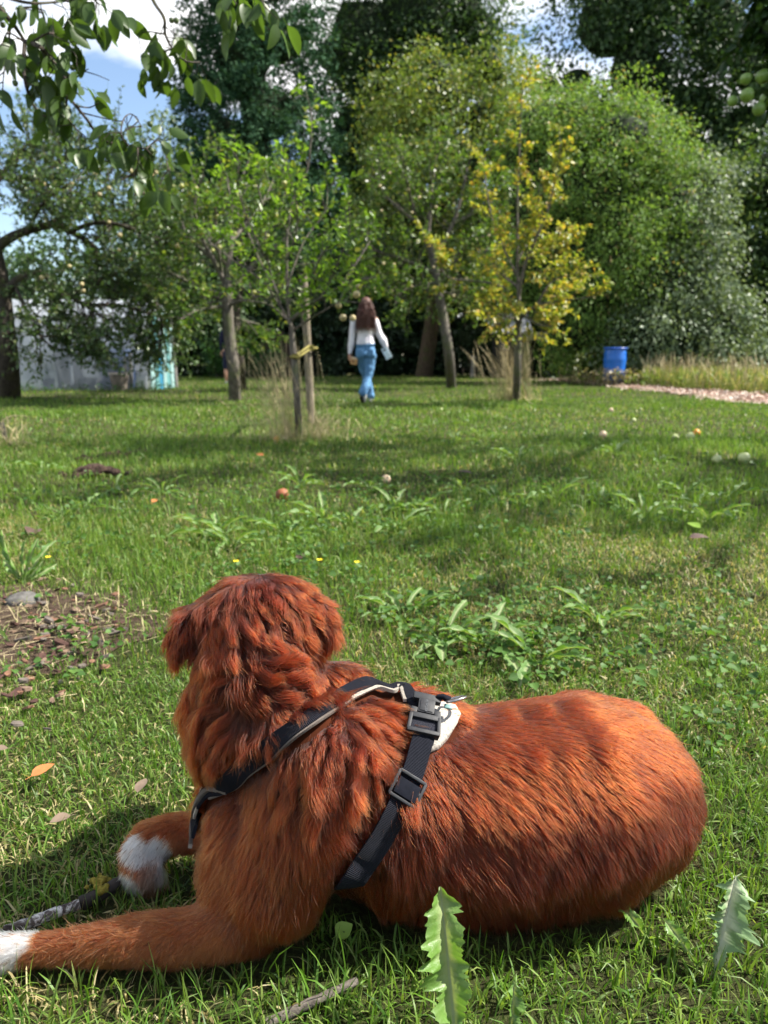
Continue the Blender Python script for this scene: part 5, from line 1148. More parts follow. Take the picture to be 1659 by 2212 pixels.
# things held in the hands
pc_ = W(1012, 1200, .03); ph_ = empty('phone', pc_, 'pale blue and white phone held in the right hand of the person in jeans', 'phone')
an = R(27); rot = np.array([[math.cos(an), 0, math.sin(an)], [0, 1, 0], [-math.sin(an), 0, math.cos(an)]]) @ np.array([[1, 0, 0], [0, 1, 0], [0, 0, 1]])
rot = np.array([[math.cos(an), 0, -math.sin(an)], [0, 1, 0], [math.sin(an), 0, math.cos(an)]])
mb = MB(); mb.box(pc_, (.108, .014, .195), rot); link('case', mb.mesh('case', plain('pale_blue_case', (.62, .74, .82), .4, .5), True, .006), ph_)
mb = MB(); mb.box(pc_ + rot @ np.array([-.014, -.0095, .062]), (.036, .006, .040), rot); link('camera_block', mb.mesh('camera_block', plain('lens_block', (.08, .07, .07), .3), True, .002), ph_)
mb = MB(); mb.box(pc_ + rot @ np.array([0, .0085, 0]), (.096, .004, .18), rot); link('screen', mb.mesh('screen', plain('dark_screen', (.01, .01, .012), .1, .6), True, .001), ph_)
q = W(440, 1335, -.02); bx = empty('tan_pouch', q, 'small tan pouch with a dark spot carried low by the walking person', 'pouch')
an = R(-12); rot = np.array([[math.cos(an), 0, -math.sin(an)], [0, 1, 0], [math.sin(an), 0, math.cos(an)]])
mb = MB(); mb.box(q, (.115, .05, .120), rot); link('pouch_body', mb.mesh('pouch_body', plain('tan_leather', (.46, .25, .10), .6, .4, .2), True, .018), bx)
mb = MB(); mb.box(q + rot @ np.array([.0, -.004, .045]), (.118, .052, .035), rot); link('flap', mb.mesh('flap', plain('pale_leather', (.62, .47, .30), .6), True, .012), bx)
mb = MB(); mb.lathe([(.001, 0), (.016, 0), (.018, .006), (.001, .008)], 12); bt = link('button', mb.mesh('button', plain('dark_button', (.10, .04, .02), .5)), bx, q + rot @ np.array([-.012, -.030, -.01])); bt.rotation_euler = (R(90), 0, 0)
bt.matrix_parent_inverse = Matrix.Translation(-Vector(q))

# second person, mostly behind the straight mossy trunk
PX, PYY = float(at(497, 815, 21.5)[0]), 21.5
def V2(x, z, dy=0): return np.array([PX + x, PYY + dy, z])
p2 = empty('person', (PX, PYY, 0), 'person in dark navy clothes with bare calves mostly hidden behind the straight mossy trunk', 'person')
bl = [(V2(.02, 1.58, .02), (.075, .09, .105))] + chain([V2(.02, 1.5), V2(0, 1.35)], [.055, .065]) + chain([V2(0, 1.36), V2(0, 1.1), V2(0, .92)], [(.15, .09, .08), (.13, .09, .08), (.14, .1, .08)])
for s in (-1, 1):
    w_ = V2(.22 * s, .86, .06); bl += chain([V2(0, 1.38), V2(.17 * s, 1.36), V2(.21 * s, 1.1), w_], [.06, .048, .038, .026]); hp, hf = hand_balls(w_, np.array([0, .1, -1]), np.array([0, 1, 0]), np.array([-s, 0, 0]), 1, .6); bl += hp + hf
    bl += chain([V2(.09 * s, .9), V2(.10 * s, .5, .03 * s), V2(.10 * s, .3, .02 * s - .02), V2(.10 * s, .08, .02 * s)], [.085, .052, .055, .036])
link('body', blob('body', bl, .010, 3, SKIN), p2)
NAVYC = plain('navy_cloth', (.016, .018, .045), .85, .2, .3, 20)
tb_ = chain([V2(0, 1.40), V2(0, 1.1), V2(0, .88)], [(.165, .10, .07), (.15, .11, .07), (.165, .12, .06)])
for s in (-1, 1): tb_ += chain([V2(0, 1.40), V2(.17 * s, 1.37), V2(.215 * s, 1.1), V2(.22 * s, .92, .05)], [.07, .06, .05, .04])
link('jumper', blob('jumper', tb_, .010, 4, NAVYC), p2)
sb_ = chain([V2(0, .93), V2(0, .82)], [(.16, .115, .07), (.165, .12, .07)])
for s in (-1, 1): sb_ += chain([V2(.085 * s, .84), V2(.10 * s, .46, .03 * s)], [.098, .078])
link('shorts', blob('shorts', sb_, .010, 4, NAVYC), p2)
link('hair', blob('hair', [(V2(.02, 1.60, .0), (.088, .10, .108)), (V2(.02, 1.5, -.05), (.075, .05, .09))], .01, 3, HAIRM), p2)
for s in (-1, 1): link('shoe', blob('shoe', chain([V2(.10 * s, .05, .02 * s), V2(.10 * s, .035, .16 + .02 * s)], [(.042, .05, .045), (.045, .05, .03)]), .009, 3, WHITE_SHOE, floor=.0), p2)
for s in (-1, 1):
    mb = MB(); e = V2(.02 + .031 * s, 1.59, .105); mb.lathe([(.001, -.010), (.009, -.006), (.011, 0), (.009, .006), (.001, .010)], 10, e); link('eye', mb.mesh('eye', plain('eye', (.05, .03, .02), .2)), p2)
# ------------------------------------------------------------------ fruit trees that reach into the picture from outside it
OVER_LEAF = leaf_mat('broad_oval_leaf', [(0, (.030, .060, .018)), (.5, (.050, .095, .024)), (.9, (.085, .14, .03)), (1, (.16, .18, .04))], .46, (1.3, 1.3, .45), rough=.40)
def oval_leaf(name, l, w, seed):
    r_ = random.Random(seed); K = 6; V, F = [], []
    bend, tw = r_.uniform(.1, .5), r_.uniform(-.4, .4)
    for i in range(K + 1):
        t = i / K; hw = w / 2 * (math.sin(math.pi * min(1, t ** .8 * .97 + .02)) ** .75); z = -bend * l * t * t * .45; a = tw * t
        for u in (-1, 0, 1): V.append((u * hw * math.cos(a), t * l, z + abs(u) * hw * .32 + u * hw * math.sin(a)))
    for i in range(K):
        for j in (0, 1): F.append([i * 3 + j, i * 3 + j + 1, i * 3 + j + 4, i * 3 + j + 3])
    n = len(V); th = l * .012                      # leaf stalk
    V += [(-th, 0, 0), (th, 0, 0), (th, -l * .28, .01 * l), (-th, -l * .28, .01 * l)]; F.append([n, n + 1, n + 2, n + 3])
    me = bpy.data.meshes.new(name); me.from_pydata(V, [], F); me.update(); me.materials.append(OVER_LEAF)
    me.polygons.foreach_set('use_smooth', np.ones(len(me.polygons), bool)); return me
LEAF_M = [oval_leaf('leaf', .080, .045, 900 + i) for i in range(6)]
def frame(ax, nm):
    y = nrm(ax); x = nrm(np.cross(y, nm)); z = np.cross(x, y); return Matrix(((x[0], y[0], z[0]), (x[1], y[1], z[1]), (x[2], y[2], z[2])))
def put_leaf(root, p, ax, nm, k, me=None):
    o = link('leaf', me or LEAF_M[int(abs(p[0] * 7919)) % 6], root, p); q = frame(ax, nm).to_quaternion(); o.rotation_mode = 'QUATERNION'; o.rotation_quaternion = q; o.scale = (k, k, k)
rng = np.random.default_rng(81)
OB = np.array([-3.6, 3.2, 0.0])
ov = empty('pear_tree', OB, 'fruit tree whose leafy branches hang into the picture from the top left', 'tree')
mb = MB(); mb.tube(list(dense(np.array([OB, OB + [.1, .0, 1.0], OB + [.3, -.05, 2.0], OB + [.7, -.1, 2.9], OB + [1.4, -.15, 3.4], OB + [2.4, -.2, 3.5], OB + [3.4, -.2, 3.2]]), 4)), list(np.linspace(.15, .025, 25)), 10)
Z7 = lambda zx, zy, y: at(zx * .2976, zy * .2976, y)
OV = [([(-260, -420), (-80, -60), (0, 60), (100, 180), (180, 300)], 3.05, .016, None), ([(180, 300), (170, 480), (190, 620), (230, 740), (300, 830), (360, 850)], 3.0, .008, (.0, .55)), ([(180, 300), (290, 340), (370, 430), (440, 520), (490, 610), (490, 690), (560, 780), (640, 880), (700, 970), (780, 1030), (930, 1060), (1060, 1080)], 2.95, .0085, (.0, .5)),
      ([(490, 690), (480, 800), (500, 870), (560, 940), (620, 990)], 2.95, .004, (.6, 1)), ([(560, 770), (650, 780), (720, 745)], 2.95, .003, None), ([(600, 820), (720, 850), (800, 870)], 2.95, .003, None), ([(980, -520), (1050, -200), (1110, 0), (1190, 130), (1200, 250), (1250, 350), (1340, 440), (1450, 450)], 3.15, .008, (.45, 1)),
      ([(930, 1060), (880, 980), (900, 860), (960, 830), (1030, 920)], 2.95, .003, (.1, 1)), ([(1060, 1080), (1150, 1020), (1200, 1120), (1220, 1240)], 2.95, .003, (.1, 1)), ([(1000, 1075), (1000, 1180), (980, 1300)], 2.95, .003, (.1, 1)), ([(830, 1050), (790, 1110), (760, 1180)], 2.95, .003, (.1, 1)), ([(1060, 1080), (1110, 1150), (1120, 1280)], 2.95, .003, (.1, 1)), ([(200, 330), (360, 240), (480, 300), (560, 420)], 2.9, .004, (.2, 1)), ([(80, 150), (60, 320), (30, 520), (20, 640)], 3.0, .005, (.1, 1)), ([(-80, -60), (200, 20), (450, 10), (640, -20), (720, 40)], 3.0, .006, (.25, 1)), ([(700, -400), (660, -180), (700, -40)], 3.1, .005, (.6, 1)), ([(1250, 350), (1150, 400), (1090, 470)], 3.1, .003, (.3, 1)), ([(1200, 250), (1080, 230), (1000, 250)], 3.1, .003, (.6, 1)), ([(1400, -500), (1580, -300), (1640, -120), (1720, 40)], 2.7, .005, (.5, 1)), ([(1640, -120), (1850, -60), (1930, 60)], 2.6, .004, (.3, 1)), ([(0, 60), (-40, 200), (-60, 420)], 3.05, .006, (.0, 1)), ([(170, 300), (60, 240), (10, 330)], 2.9, .004, (.1, 1)), ([(120, 60), (280, 60), (330, 160), (340, 260)], 3.1, .004, (.2, 1)), ([(490, 610), (560, 560), (640, 500)], 2.95, .003, (.4, 1))]
leaf_spots = []
for q, y, r_, lf in OV:
    P = dense(np.array([Z7(a, b, y + .10 * math.sin(i * 1.7 + a * .01)) for i, (a, b) in enumerate(q)]), 5); mb.tube(list(P), list(np.linspace(r_, max(.0016, r_ * .3), len(P))), 6)
    if lf is None: continue
    Ltot = np.linalg.norm(np.diff(P, axis=0), axis=1).sum() * (lf[1] - lf[0]); n = max(3, int(Ltot / .046))
    for k in range(n):
        t = lf[0] + (lf[1] - lf[0]) * (k + rng.random()) / n; p, d = poly_at(P, min(t, .999))
        tw = shoot(rng, p, nrm(unit_perp(d, rng) * .9 + np.array([0, 0, -.25]) + d * .4), rng.uniform(.03, .09), 2, .25, -.12); mb.tube(list(tw), [.0022, .0018, .0012], 4)
        for j in range(rng.integers(1, 4)): leaf_spots.append((tw[-1] + rng.normal(0, .012, 3), nrm(np.array([rng.normal(0, .5), rng.normal(0, .5), -1.0]) + .4 * (tw[-1] - tw[0]) / .06), rng.uniform(.75, 1.15)))
link('branches', mb.mesh('branches', BARK_DARK), ov)
rng.shuffle(leaf_spots) if False else None
order = rng.permutation(len(leaf_spots))
for i in order[:298]:
    p, a, k = leaf_spots[i]; put_leaf(ov, p + a * .018, a, nrm(rng.normal(size=3) + [0, -.6, .3]), k)
if len(order) > 298:
    q = [leaf_spots[i] for i in order[298:]]; o = link('foliage', leaves('foliage', np.array([x[0] for x in q]), np.array([x[1] for x in q]), rng.normal(size=(len(q), 3)), .07, .042, OVER_LEAF, 1), ov); o['kind'] = 'stuff'
PEARM = plain('small_green_fruit', (.10, .14, .05), .4, .5)
pm_ = apple_mesh('fruit', .010, PEARM)
for a, b in ((525, 490), (565, 610), (1090, 900), (1100, 1095), (110, 605), (20, 180), (1245, 148), (1280, 150)): link('fruit', pm_, ov, Z7(a, b, 2.95 if a < 1150 else 3.12))

# apple tree on the right: its crown is above the frame, one branch with green apples hangs in
RB = np.array([4.9, 6.9, 0.0])
ra = empty('apple_tree', RB, 'apple tree with a branch of green apples hanging in at the top right corner', 'tree')
g = Grow(111); g.limb([RB, RB + [-.05, 0, 1.1], RB + [-.2, .05, 2.1], RB + [-.5, 0, 2.9]], .11, .075, 10)
LB = [([(4.4, 6.9, 2.9), (4.2, 5.6, 3.5), (4.0, 4.6, 3.9), (3.8, 3.8, 4.0), (3.9, 3.1, 4.0)], .06), ([(4.4, 6.9, 2.9), (5.2, 6.0, 3.5), (5.6, 5.0, 3.9), (5.4, 4.2, 4.1), (5.0, 3.4, 4.2)], .06), ([(5.2, 6.0, 3.5), (5.9, 5.6, 4.2), (6.6, 5.0, 4.4)], .04), ([(4.4, 6.9, 2.9), (3.8, 6.4, 3.5), (3.2, 5.9, 3.85), (2.7, 5.4, 4.1)], .07), ([(4.4, 6.9, 2.9), (4.0, 7.4, 3.8), (3.2, 7.6, 4.5), (2.4, 7.4, 4.9)], .07), ([(4.4, 6.9, 2.9), (4.6, 6.2, 3.7), (4.4, 5.4, 4.2), (3.9, 4.7, 4.3)], .06), ([(4.4, 6.9, 2.9), (5.2, 7.2, 3.8), (5.8, 7.4, 4.5)], .06), ([(3.8, 6.4, 3.5), (3.4, 6.8, 4.3), (3.1, 7.0, 5.1)], .05), ([(4.0, 6.4, 3.6), (3.5, 5.8, 4.4), (3.0, 5.2, 4.7), (2.5, 4.8, 4.6)], .045), ([(4.5, 7.1, 3.3), (4.3, 7.0, 4.6), (4.2, 6.9, 5.6)], .05), ([(3.4, 7.5, 4.4), (2.8, 6.7, 4.8), (2.2, 6.3, 4.9)], .035)]
for q, r_ in LB:
    P = g.limb([np.array(x) for x in q], r_ * .55, .010, 7); g.branches(P, 17, .85, .011, .2, 1, (.5, 1.25), .10, .18, 5, .36, 8, .2, keep=lambda e: e[2] > .85 + .43 * e[1] or e[0] > .55 * e[1] + .3)
hang = [([(4.2, 5.2, 3.9), (3.2, 5.05, 3.45), (2.65, 5.0, 3.15), (2.42, 5.0, 2.85), (2.38, 5.0, 2.45), (2.42, 5.0, 2.2)], .020), ([(3.2, 5.05, 3.5), (2.8, 4.9, 3.0), (2.50, 4.9, 2.6), (2.42, 4.9, 2.3)], .014), ([(2.9, 5.1, 3.35), (2.45, 5.05, 3.1), (2.22, 5.0, 2.85), (2.15, 5.0, 2.65)], .010), ([(2.65, 5.0, 3.15), (2.55, 5.1, 2.7), (2.55, 5.1, 2.3)], .010), ([(3.0, 5.1, 3.4), (2.6, 5.2, 3.3), (2.4, 5.2, 3.1)], .010)]
for q, r_ in hang:
    P = g.limb([np.array(x) for x in q], r_, .004, 6); g.branches(P, 16, .26, .004, .35, 1, (.5, 1.2), -.08, .2, 3, .16, 7, .5)
g.finish(ra, leaf_mat('shaded_apple_leaf', [(0, (.018, .045, .012)), (.5, (.032, .075, .018)), (1, (.06, .11, .026))], .40, rough=.36), .078, .048, 1, BARK_DARK)
hang_apples(ra, [(1612, 170, 4.9), (1614, 205, 4.85), (1640, 235, 4.9), (1648, 165, 5.0), (1655, 215, 5.0), (1583, 218, 5.05)], AP_G, 4.9, 12)

# ------------------------------------------------------------------ weeds in the lawn
CLOVER = leaf_mat('clover_leaf', [(0, (.035, .085, .018)), (.5, (.060, .135, .025)), (.9, (.09, .18, .035)), (1, (.14, .22, .04))], .38, rough=.55, spec=.3)
rng = np.random.default_rng(91)
def patch(px, py, sx, sy, n):
    """Low broad leaves lying among the grass round a spot of lawn."""
    q = np.array([on(px + rng.normal(0, sx), max(830, py + rng.normal(0, sy))) for _ in range(n)]); return q
CP = np.concatenate([patch(1060, 1395, 110, 36, 181), patch(980, 1330, 110, 30, 110), patch(1250, 1420, 180, 45, 143), patch(1560, 1560, 60, 60, 44), patch(1180, 1300, 230, 35, 121), patch(700, 1150, 180, 40, 181), patch(820, 1080, 170, 26, 143), patch(250, 1090, 150, 40, 143), patch(1130, 1130, 240, 30, 176), patch(1340, 1060, 200, 20, 121), patch(1000, 960, 220, 14, 110), patch(280, 960, 160, 14, 77), patch(560, 1250, 120, 40, 88), patch(150, 1420, 70, 34, 55), patch(130, 1180, 90, 26, 49), patch(1560, 1380, 70, 70, 49), patch(830, 830 + 170, 500, 90, 231), patch(830, 1200, 520, 90, 231)])
CP = CP[rng.random(len(CP)) < .7]
ok = np.array([not (.70 < p[1] < 1.2 and -.55 < p[0] < .55) for p in CP]); CP = CP[ok]
pos, ax, nm, ln = [], [], [], []
for p in CP:
    x, y = p[:2]; s_ = rng.uniform(.012, .022) * (1 + .08 * min(y, 8)); az = rng.uniform(0, 6.28); h = rng.uniform(.025, .055); k = rng.integers(2, 4)
    for j in range(k):
        a = az + j * 2.1 + rng.normal(0, .2); d = np.array([math.cos(a), math.sin(a), rng.normal(.05, .18)]); pos.append([x + d[0] * .006, y + d[1] * .006, float(gz(x, y)) + h]); ax.append(d); nm.append(nrm(np.array([0, 0, 1]) + rng.normal(0, .45, 3))); ln.append(s_ * rng.uniform(.7, 1.2))
ln = np.array(ln)
tag(link('clover', leaves('clover', np.array(pos), np.array(ax), np.array(nm), ln, ln * rng.uniform(.75, 1.05, len(ln)), CLOVER, 1)), kind='stuff')

t = NT('dandelion_leaf'); tcx = t.n('ShaderNodeAttribute', attribute_name='rib').outputs['Fac']
rn_ = t.n('ShaderNodeObjectInfo').outputs['Random']
lc = t.mixc(rn_, (.075, .18, .025), (.12, .23, .04)); lc = t.mixc(t.ramp(t.noise(45, 4), [(.4, (0, 0, 0)), (.7, (1, 1, 1))]), lc, (.13, .22, .055))
c = t.mixc(tcx, lc, (.30, .36, .17)); b = t.bump(t.noise(90, 3), .5, .004)
DANDY = t.done(t.n('ShaderNodeMixShader', {0: .36, 1: t.bsdf(c, .42, .45, b), 2: t.n('ShaderNodeBsdfTranslucent', {'Color': t.mixc(1.0, c, (1.25, 1.25, .55), 'MULTIPLY')}).outputs[0]}).outputs[0])
t = NT('pale_dandelion_underside'); tcx = t.n('ShaderNodeAttribute', attribute_name='rib').outputs['Fac']
c = t.mixc(tcx, (.17, .27, .115), (.50, .52, .38)); PALE = t.done(t.n('ShaderNodeMixShader', {0: .3, 1: t.bsdf(c, .5, .4, t.bump(t.noise(90, 3), .5, .004)), 2: t.n('ShaderNodeBsdfTranslucent', {'Color': c}).outputs[0]}).outputs[0])
def dandelion_leaf(name, L_, W_, lobes, seed, mat, K=30, bend=.5, ruffle=.12, base=.25, curl=0.0):
    """Toothed leaf along +Y from the origin, arching over; lobes point back to the root."""
    r_ = random.Random(seed); V, F, A = [], [], []
    y, z, a = 0.0, 0.0, 0.0; ph = r_.uniform(0, 1)
    for i in range(K + 1):
        t_ = i / K; env = (base * .35 + (1 - base * .35) * min(1, t_ / .55) ** 1.2) * (1 - max(0, (t_ - .72) / .28) ** 2.2) if t_ < 1 else 0
        out = []
        for sgn in (-1, 1):
            q_ = t_ * lobes + .35 * math.sin(t_ * 9 + seed) + ph + (.22 if sgn > 0 else 0); f = q_ % 1.0; am = .62 + .38 * math.sin(int(q_) * 12.9898 + seed * 3.1 + sgn); tooth = (.30 + am * .75 * (1 - f) ** .75 + .07 * math.sin(q_ * 40)) if f > .16 else .30 + am * 4.4 * f
            if t_ > .86: tooth = .6 + .35 * tooth
            out.append(max(.0025, W_ / 2 * env * tooth * (1 + r_.uniform(-.22, .22))))
        wl, wr = out; rib = .0026 * (L_ / .2) * (1 - .75 * t_) + .0006
        zz = lambda u: ruffle * W_ * math.sin(t_ * 21 + u * 2.4 + seed) * abs(u) + .22 * W_ * abs(u) * env
        for u, x in ((-1, -wl), (-.45, -wl * .5), (-.1, -rib), (0, 0), (.1, rib), (.45, wr * .5), (1, wr)):
            back = -.16 * abs(x) * (1 if abs(u) > .3 else 0); V.append((x, y + back, z + (zz(u) if abs(u) > .2 else (-.001 if u else -.0025)))); A.append(1.0 if abs(u) < .2 else 0.0)
        a += bend / K * (1 + curl * t_); y += L_ / K * math.cos(a); z -= L_ / K * math.sin(a)
    for i in range(K):
        for j in range(6): F.append([i * 7 + j, i * 7 + j + 1, i * 7 + j + 8, i * 7 + j + 7])
    me = bpy.data.meshes.new(name); me.from_pydata(V, [], F); me.update(); at_ = me.attributes.new('rib', 'FLOAT', 'POINT'); at_.data.foreach_set('value', A)
    me.materials.append(mat); me.polygons.foreach_set('use_smooth', np.ones(len(me.polygons), bool)); return me
def stand_leaf(root, base, tip, me, L_, roll=0.0, face=None, name='leaf'):
    """Places a leaf so that it runs from base towards tip, its upper face towards `face`."""
    o = link(name, me, root, base); ax = nrm(np.asarray(tip) - base); o.rotation_mode = 'QUATERNION'; o.rotation_quaternion = frame(ax, nrm(face if face is not None else np.array([0, -.6, .8]))).to_quaternion(); return o
# large leaves in front of the dog
def front_plant(label, leaves_, cat='weed', name='dandelion'):
    b0 = leaves_[0][0]; r_ = empty(name, b0, label, cat)
    for i, (b, tip, L_, W_, lobes, seed, mat, bend, face) in enumerate(leaves_):
        stand_leaf(r_, b, tip, dandelion_leaf('leaf', L_, W_, lobes, seed, mat, 64, bend, .09), L_, face=face)
    return r_
b = np.array([.0775, .575, .0]); b[0] = at(985, 2240, .60)[0]
front_plant('tall toothed dandelion leaf standing upright in front of the belly of the dog', [(np.array(at(992, 2230, .655)) * [1, 1, 0] + [0, 0, .005], at(962, 1975, .72), .172, .088, 3.3, 3, DANDY, .25, np.array([.1, -1, .35]))])
b = on(1410, 2045); front_plant('narrow dandelion leaf leaning against the lower flank of the dog', [(b + [0, 0, .003], at(1325, 1925, b[1] + .02), .100, .036, 3.6, 5, DANDY, .25, np.array([.5, -.7, .5]))])
b = on(1538, 2120); front_plant('pale grey green dandelion leaf seen from below, right of the dog', [(b + [0, 0, .004], at(1582, 1945, b[1] + .03), .118, .078, 3.0, 8, PALE, .15, np.array([-.2, -1, .3])), (b + [-.01, .02, .002], at(1468, 2020, b[1] + .04), .060, .030, 2.5, 9, DANDY, .5, np.array([0, -.4, 1])), (b + [-.05, .0, .002], at(1435, 2150, b[1] + .01), .055, .018, 3.5, 10, DANDY, .5, np.array([0, -.6, 1]))])
b = on(1100, 2240); front_plant('dark green pointed leaf poking in at the bottom edge', [(b, at(1112, 2155, b[1] + .01), .055, .030, 1.2, 12, DANDY, .2, np.array([.2, -1, .4]))], 'weed', 'dock')
b = on(735, 2215); front_plant('rounded green leaves among the grass at the bottom edge, left of the upright dandelion leaf', [(b, at(705, 2185, b[1] + .02), .040, .030, 1.0, 14, DANDY, .4, np.array([0, -.5, 1])), (b + [.01, .0, 0], at(775, 2190, b[1] + .02), .036, .028, 1.0, 15, DANDY, .4, np.array([0, -.5, 1]))], 'weed', 'plantain')
# small round leaf on a stalk
b = on(752, 2050); rl = empty('round_leaf_weed', b, 'single bright round leaf on a thin stalk below the elbow of the dog', 'weed')
mb = MB(); tp_ = at(742, 2012, b[1] - .005); mb.tube([b, (b + tp_) / 2 + [.004, 0, .004], tp_], [.0010, .0009, .0008], 5); link('stalk', mb.mesh('stalk', DANDY), rl)
rm_ = oval_leaf('leaf', .023, .021, 990); rm_.materials.clear(); rm_.materials.append(leaf_mat('lime_leaf', [(0, (.30, .46, .07)), (1, (.33, .48, .09))], .5))
ro_ = link('leaf', rm_, rl, tp_ + [-.009, 0, -.006]); ro_.rotation_mode = 'QUATERNION'; ro_.rotation_quaternion = frame(np.array([.75, .15, .55]), np.array([-.35, -.75, .75])).to_quaternion()

# rosettes in the lawn
SMALL = [dandelion_leaf('leaf', 1.0, .26, 4.5, 40 + i, DANDY, 14, .9, .1) for i in range(4)]
rng = np.random.default_rng(93)
ROS = [(470, 1165), (500, 1185), (440, 1150), (700, 1130), (905, 1110), (855, 1105), (760, 1140), (1075, 1092), (960, 1120), (1200, 1085), (1300, 1095), (1480, 1078), (1570, 1085), (870, 1345), (960, 1395), (1060, 1405), (1160, 1440), (800, 1060), (650, 1050), (1040, 945), (985, 955), (940, 1040), (1270, 945), (1530, 1130), (250, 1060), (140, 1125), (180, 1110), (90, 1020), (1120, 1000), (1420, 1000), (350, 1065), (60, 945), (620, 1160), (1290, 1350), (860, 1150), (1000, 1060), (1330, 985), (690, 960), (880, 940), (1390, 1120)]
MS = []
def rosette_mesh(seed):
    r_ = np.random.default_rng(seed); V, F, A, n = [], [], [], 0
    for k in range(7):
        src = SMALL[k % 4]; a = k * .9 + r_.normal(0, .25); up = r_.uniform(.35, 1.05); s_ = r_.uniform(.7, 1.1); M = np.array(frame(np.array([math.cos(a) * math.cos(up), math.sin(a) * math.cos(up), math.sin(up)]), np.array([0, 0, 1.0])))
        vv = np.array([v.co[:] for v in src.vertices]) * s_ @ M.T; V.append(vv); A.append([x.value for x in src.attributes['rib'].data]); F += [[i + n for i in p.vertices] for p in src.polygons]; n += len(vv)
    me = bpy.data.meshes.new('rosette'); me.from_pydata(np.concatenate(V).tolist(), [], F); me.update(); q = me.attributes.new('rib', 'FLOAT', 'POINT'); q.data.foreach_set('value', np.concatenate(A)); me.materials.append(DANDY)
    me.polygons.foreach_set('use_smooth', np.ones(len(me.polygons), bool)); return me
RM = [rosette_mesh(700 + i) for i in range(5)]
for i, (px, py) in enumerate(ROS):
    p = on(px, py); p[2] = float(gz(p[0], p[1])); o = link('dandelion', RM[i % 5], None, p); k = rng.uniform(.12, .19) * (1 + .05 * min(6, p[1])); o.scale = (k, k, k * 1.2); o.rotation_euler = (0, 0, rng.uniform(0, 6.28))
    tag(o, 'toothed dandelion rosette growing low in the lawn beyond the dog', 'weed', 'dandelion rosettes in the lawn')
for me in SMALL: pass
# plant with upright toothed leaves above the bare patch
b = on(52, 1262); dk = empty('sow_thistle', b, 'weed with upright toothed leaves beside the bare patch of bark', 'weed')
for i, (px, py, L_, W_, s_) in enumerate([(0, 1190, .19, .045, 61), (40, 1195, .15, .03, 62), (88, 1188, .17, .04, 63), (62, 1200, .15, .04, 64), (20, 1225, .12, .04, 65), (105, 1228, .12, .04, 66), (75, 1235, .09, .03, 67)]): stand_leaf(dk, b + [0, 0, .005], at(px, py, b[1] + .02 * (i % 3)), dandelion_leaf('leaf', L_, W_, 4.5, s_, DANDY, 24, .5), L_, face=np.array([.3 * (i - 3), -1, .4]))
b = on(88, 1390); dk = empty('dock', b, 'broad dock leaves lying across the bark chips', 'weed')
for i, (px, py, L_, W_) in enumerate([(130, 1345, .14, .05), (60, 1385, .09, .04)]): stand_leaf(dk, b + [0, 0, .02], at(px, py, b[1] + .12), dandelion_leaf('leaf', L_, W_, .6, 70 + i, DANDY, 16, .5), L_, face=np.array([-.5, -.5, 1]))
b = on(20, 1395); dk = empty('dock', b, 'dark pointed dock leaf at the left edge beside the bark chips', 'weed')
stand_leaf(dk, b + [0, 0, .01], at(-15, 1345, b[1] + .03), dandelion_leaf('leaf', .12, .03, .6, 75, DANDY, 16, .4), .12)
# buttercups
FL = plain('buttercup_petals', (.75, .58, .02), .35, .5, .05)
for i, (px, py) in enumerate([(106, 1205), (511, 1214), (691, 1211), (772, 1216)]):
    b = on(px, py + 22); c_ = empty('buttercup', b, ['small yellow buttercup above the bark patch at the left', 'small yellow buttercup left of the dog\'s head', 'small yellow buttercup just above the dog\'s head', 'small yellow buttercup right of the dog\'s head'][i], 'flower')
    h = float(at(px, py, b[1])[2]); mb = MB(); mb.tube([b, b + [.004, 0, h * .6], b + [0, 0, h]], [.0012, .001, .0009], 5); link('stalk', mb.mesh('stalk', DANDY), c_)
    for k in range(5):
        a = k * 1.2566; d = np.array([math.cos(a), math.sin(a), .45]); s_ = np.array([-math.sin(a), math.cos(a), 0]); q = b + [0, 0, h]; mb = MB(); mb.add([q, q + d * .006 + s_ * .005, q + d * .011 + s_ * .003, q + d * .011 - s_ * .003, q + d * .006 - s_ * .005], [[0, 1, 2, 3, 4]]); link('petal', mb.mesh('petal', FL), c_)

# ------------------------------------------------------------------ fallen things on the lawn
def fallen(px, py, me, label, k=1.0):
    p = on(px, py); p[2] = float(gz(p[0], p[1])) + .030 * k; o = link('fallen_apple', me, None, p); o.scale = (k, k, k); r_ = random.Random(px); o.rotation_euler = (r_.uniform(-1.2, 1.2), r_.uniform(-1, 1), r_.uniform(0, 6)); tag(o, label, 'apple', 'fallen apples on the lawn')
FA = apple_mesh('fallen_apple_pale', .036, plain('pale_green_apple', (.42, .46, .20), .4, .5, .25, 18)); FP = apple_mesh('fallen_apple_pink', .036, plain('pinkish_apple', (.52, .38, .24), .4, .5, .35, 20)); FO_ = apple_mesh('fallen_apple_orange', .034, plain('orange_apple', (.55, .24, .02), .45, .5, .2, 20)); FB = apple_mesh('fallen_apple_brown', .036, plain('rotten_apple', (.20, .07, .03), .6, .3, .5, 22))
fallen(1302, 944, FP, 'pale pinkish apple lying alone in the shaded grass right of the middle'); fallen(1458, 952, FA, 'small pale green apple just left of the orange apple', .8); fallen(1490, 952, FA, 'pale green apple touching the orange apple'); fallen(1504, 943, FO_, 'orange apple lying beside two pale green ones'); fallen(1547, 1003, FA, 'pale green apple nearer the dog, left of the spotted one', .9); fallen(1606, 1002, FA, 'large pale apple with a dark hole near the right edge', 1.15)
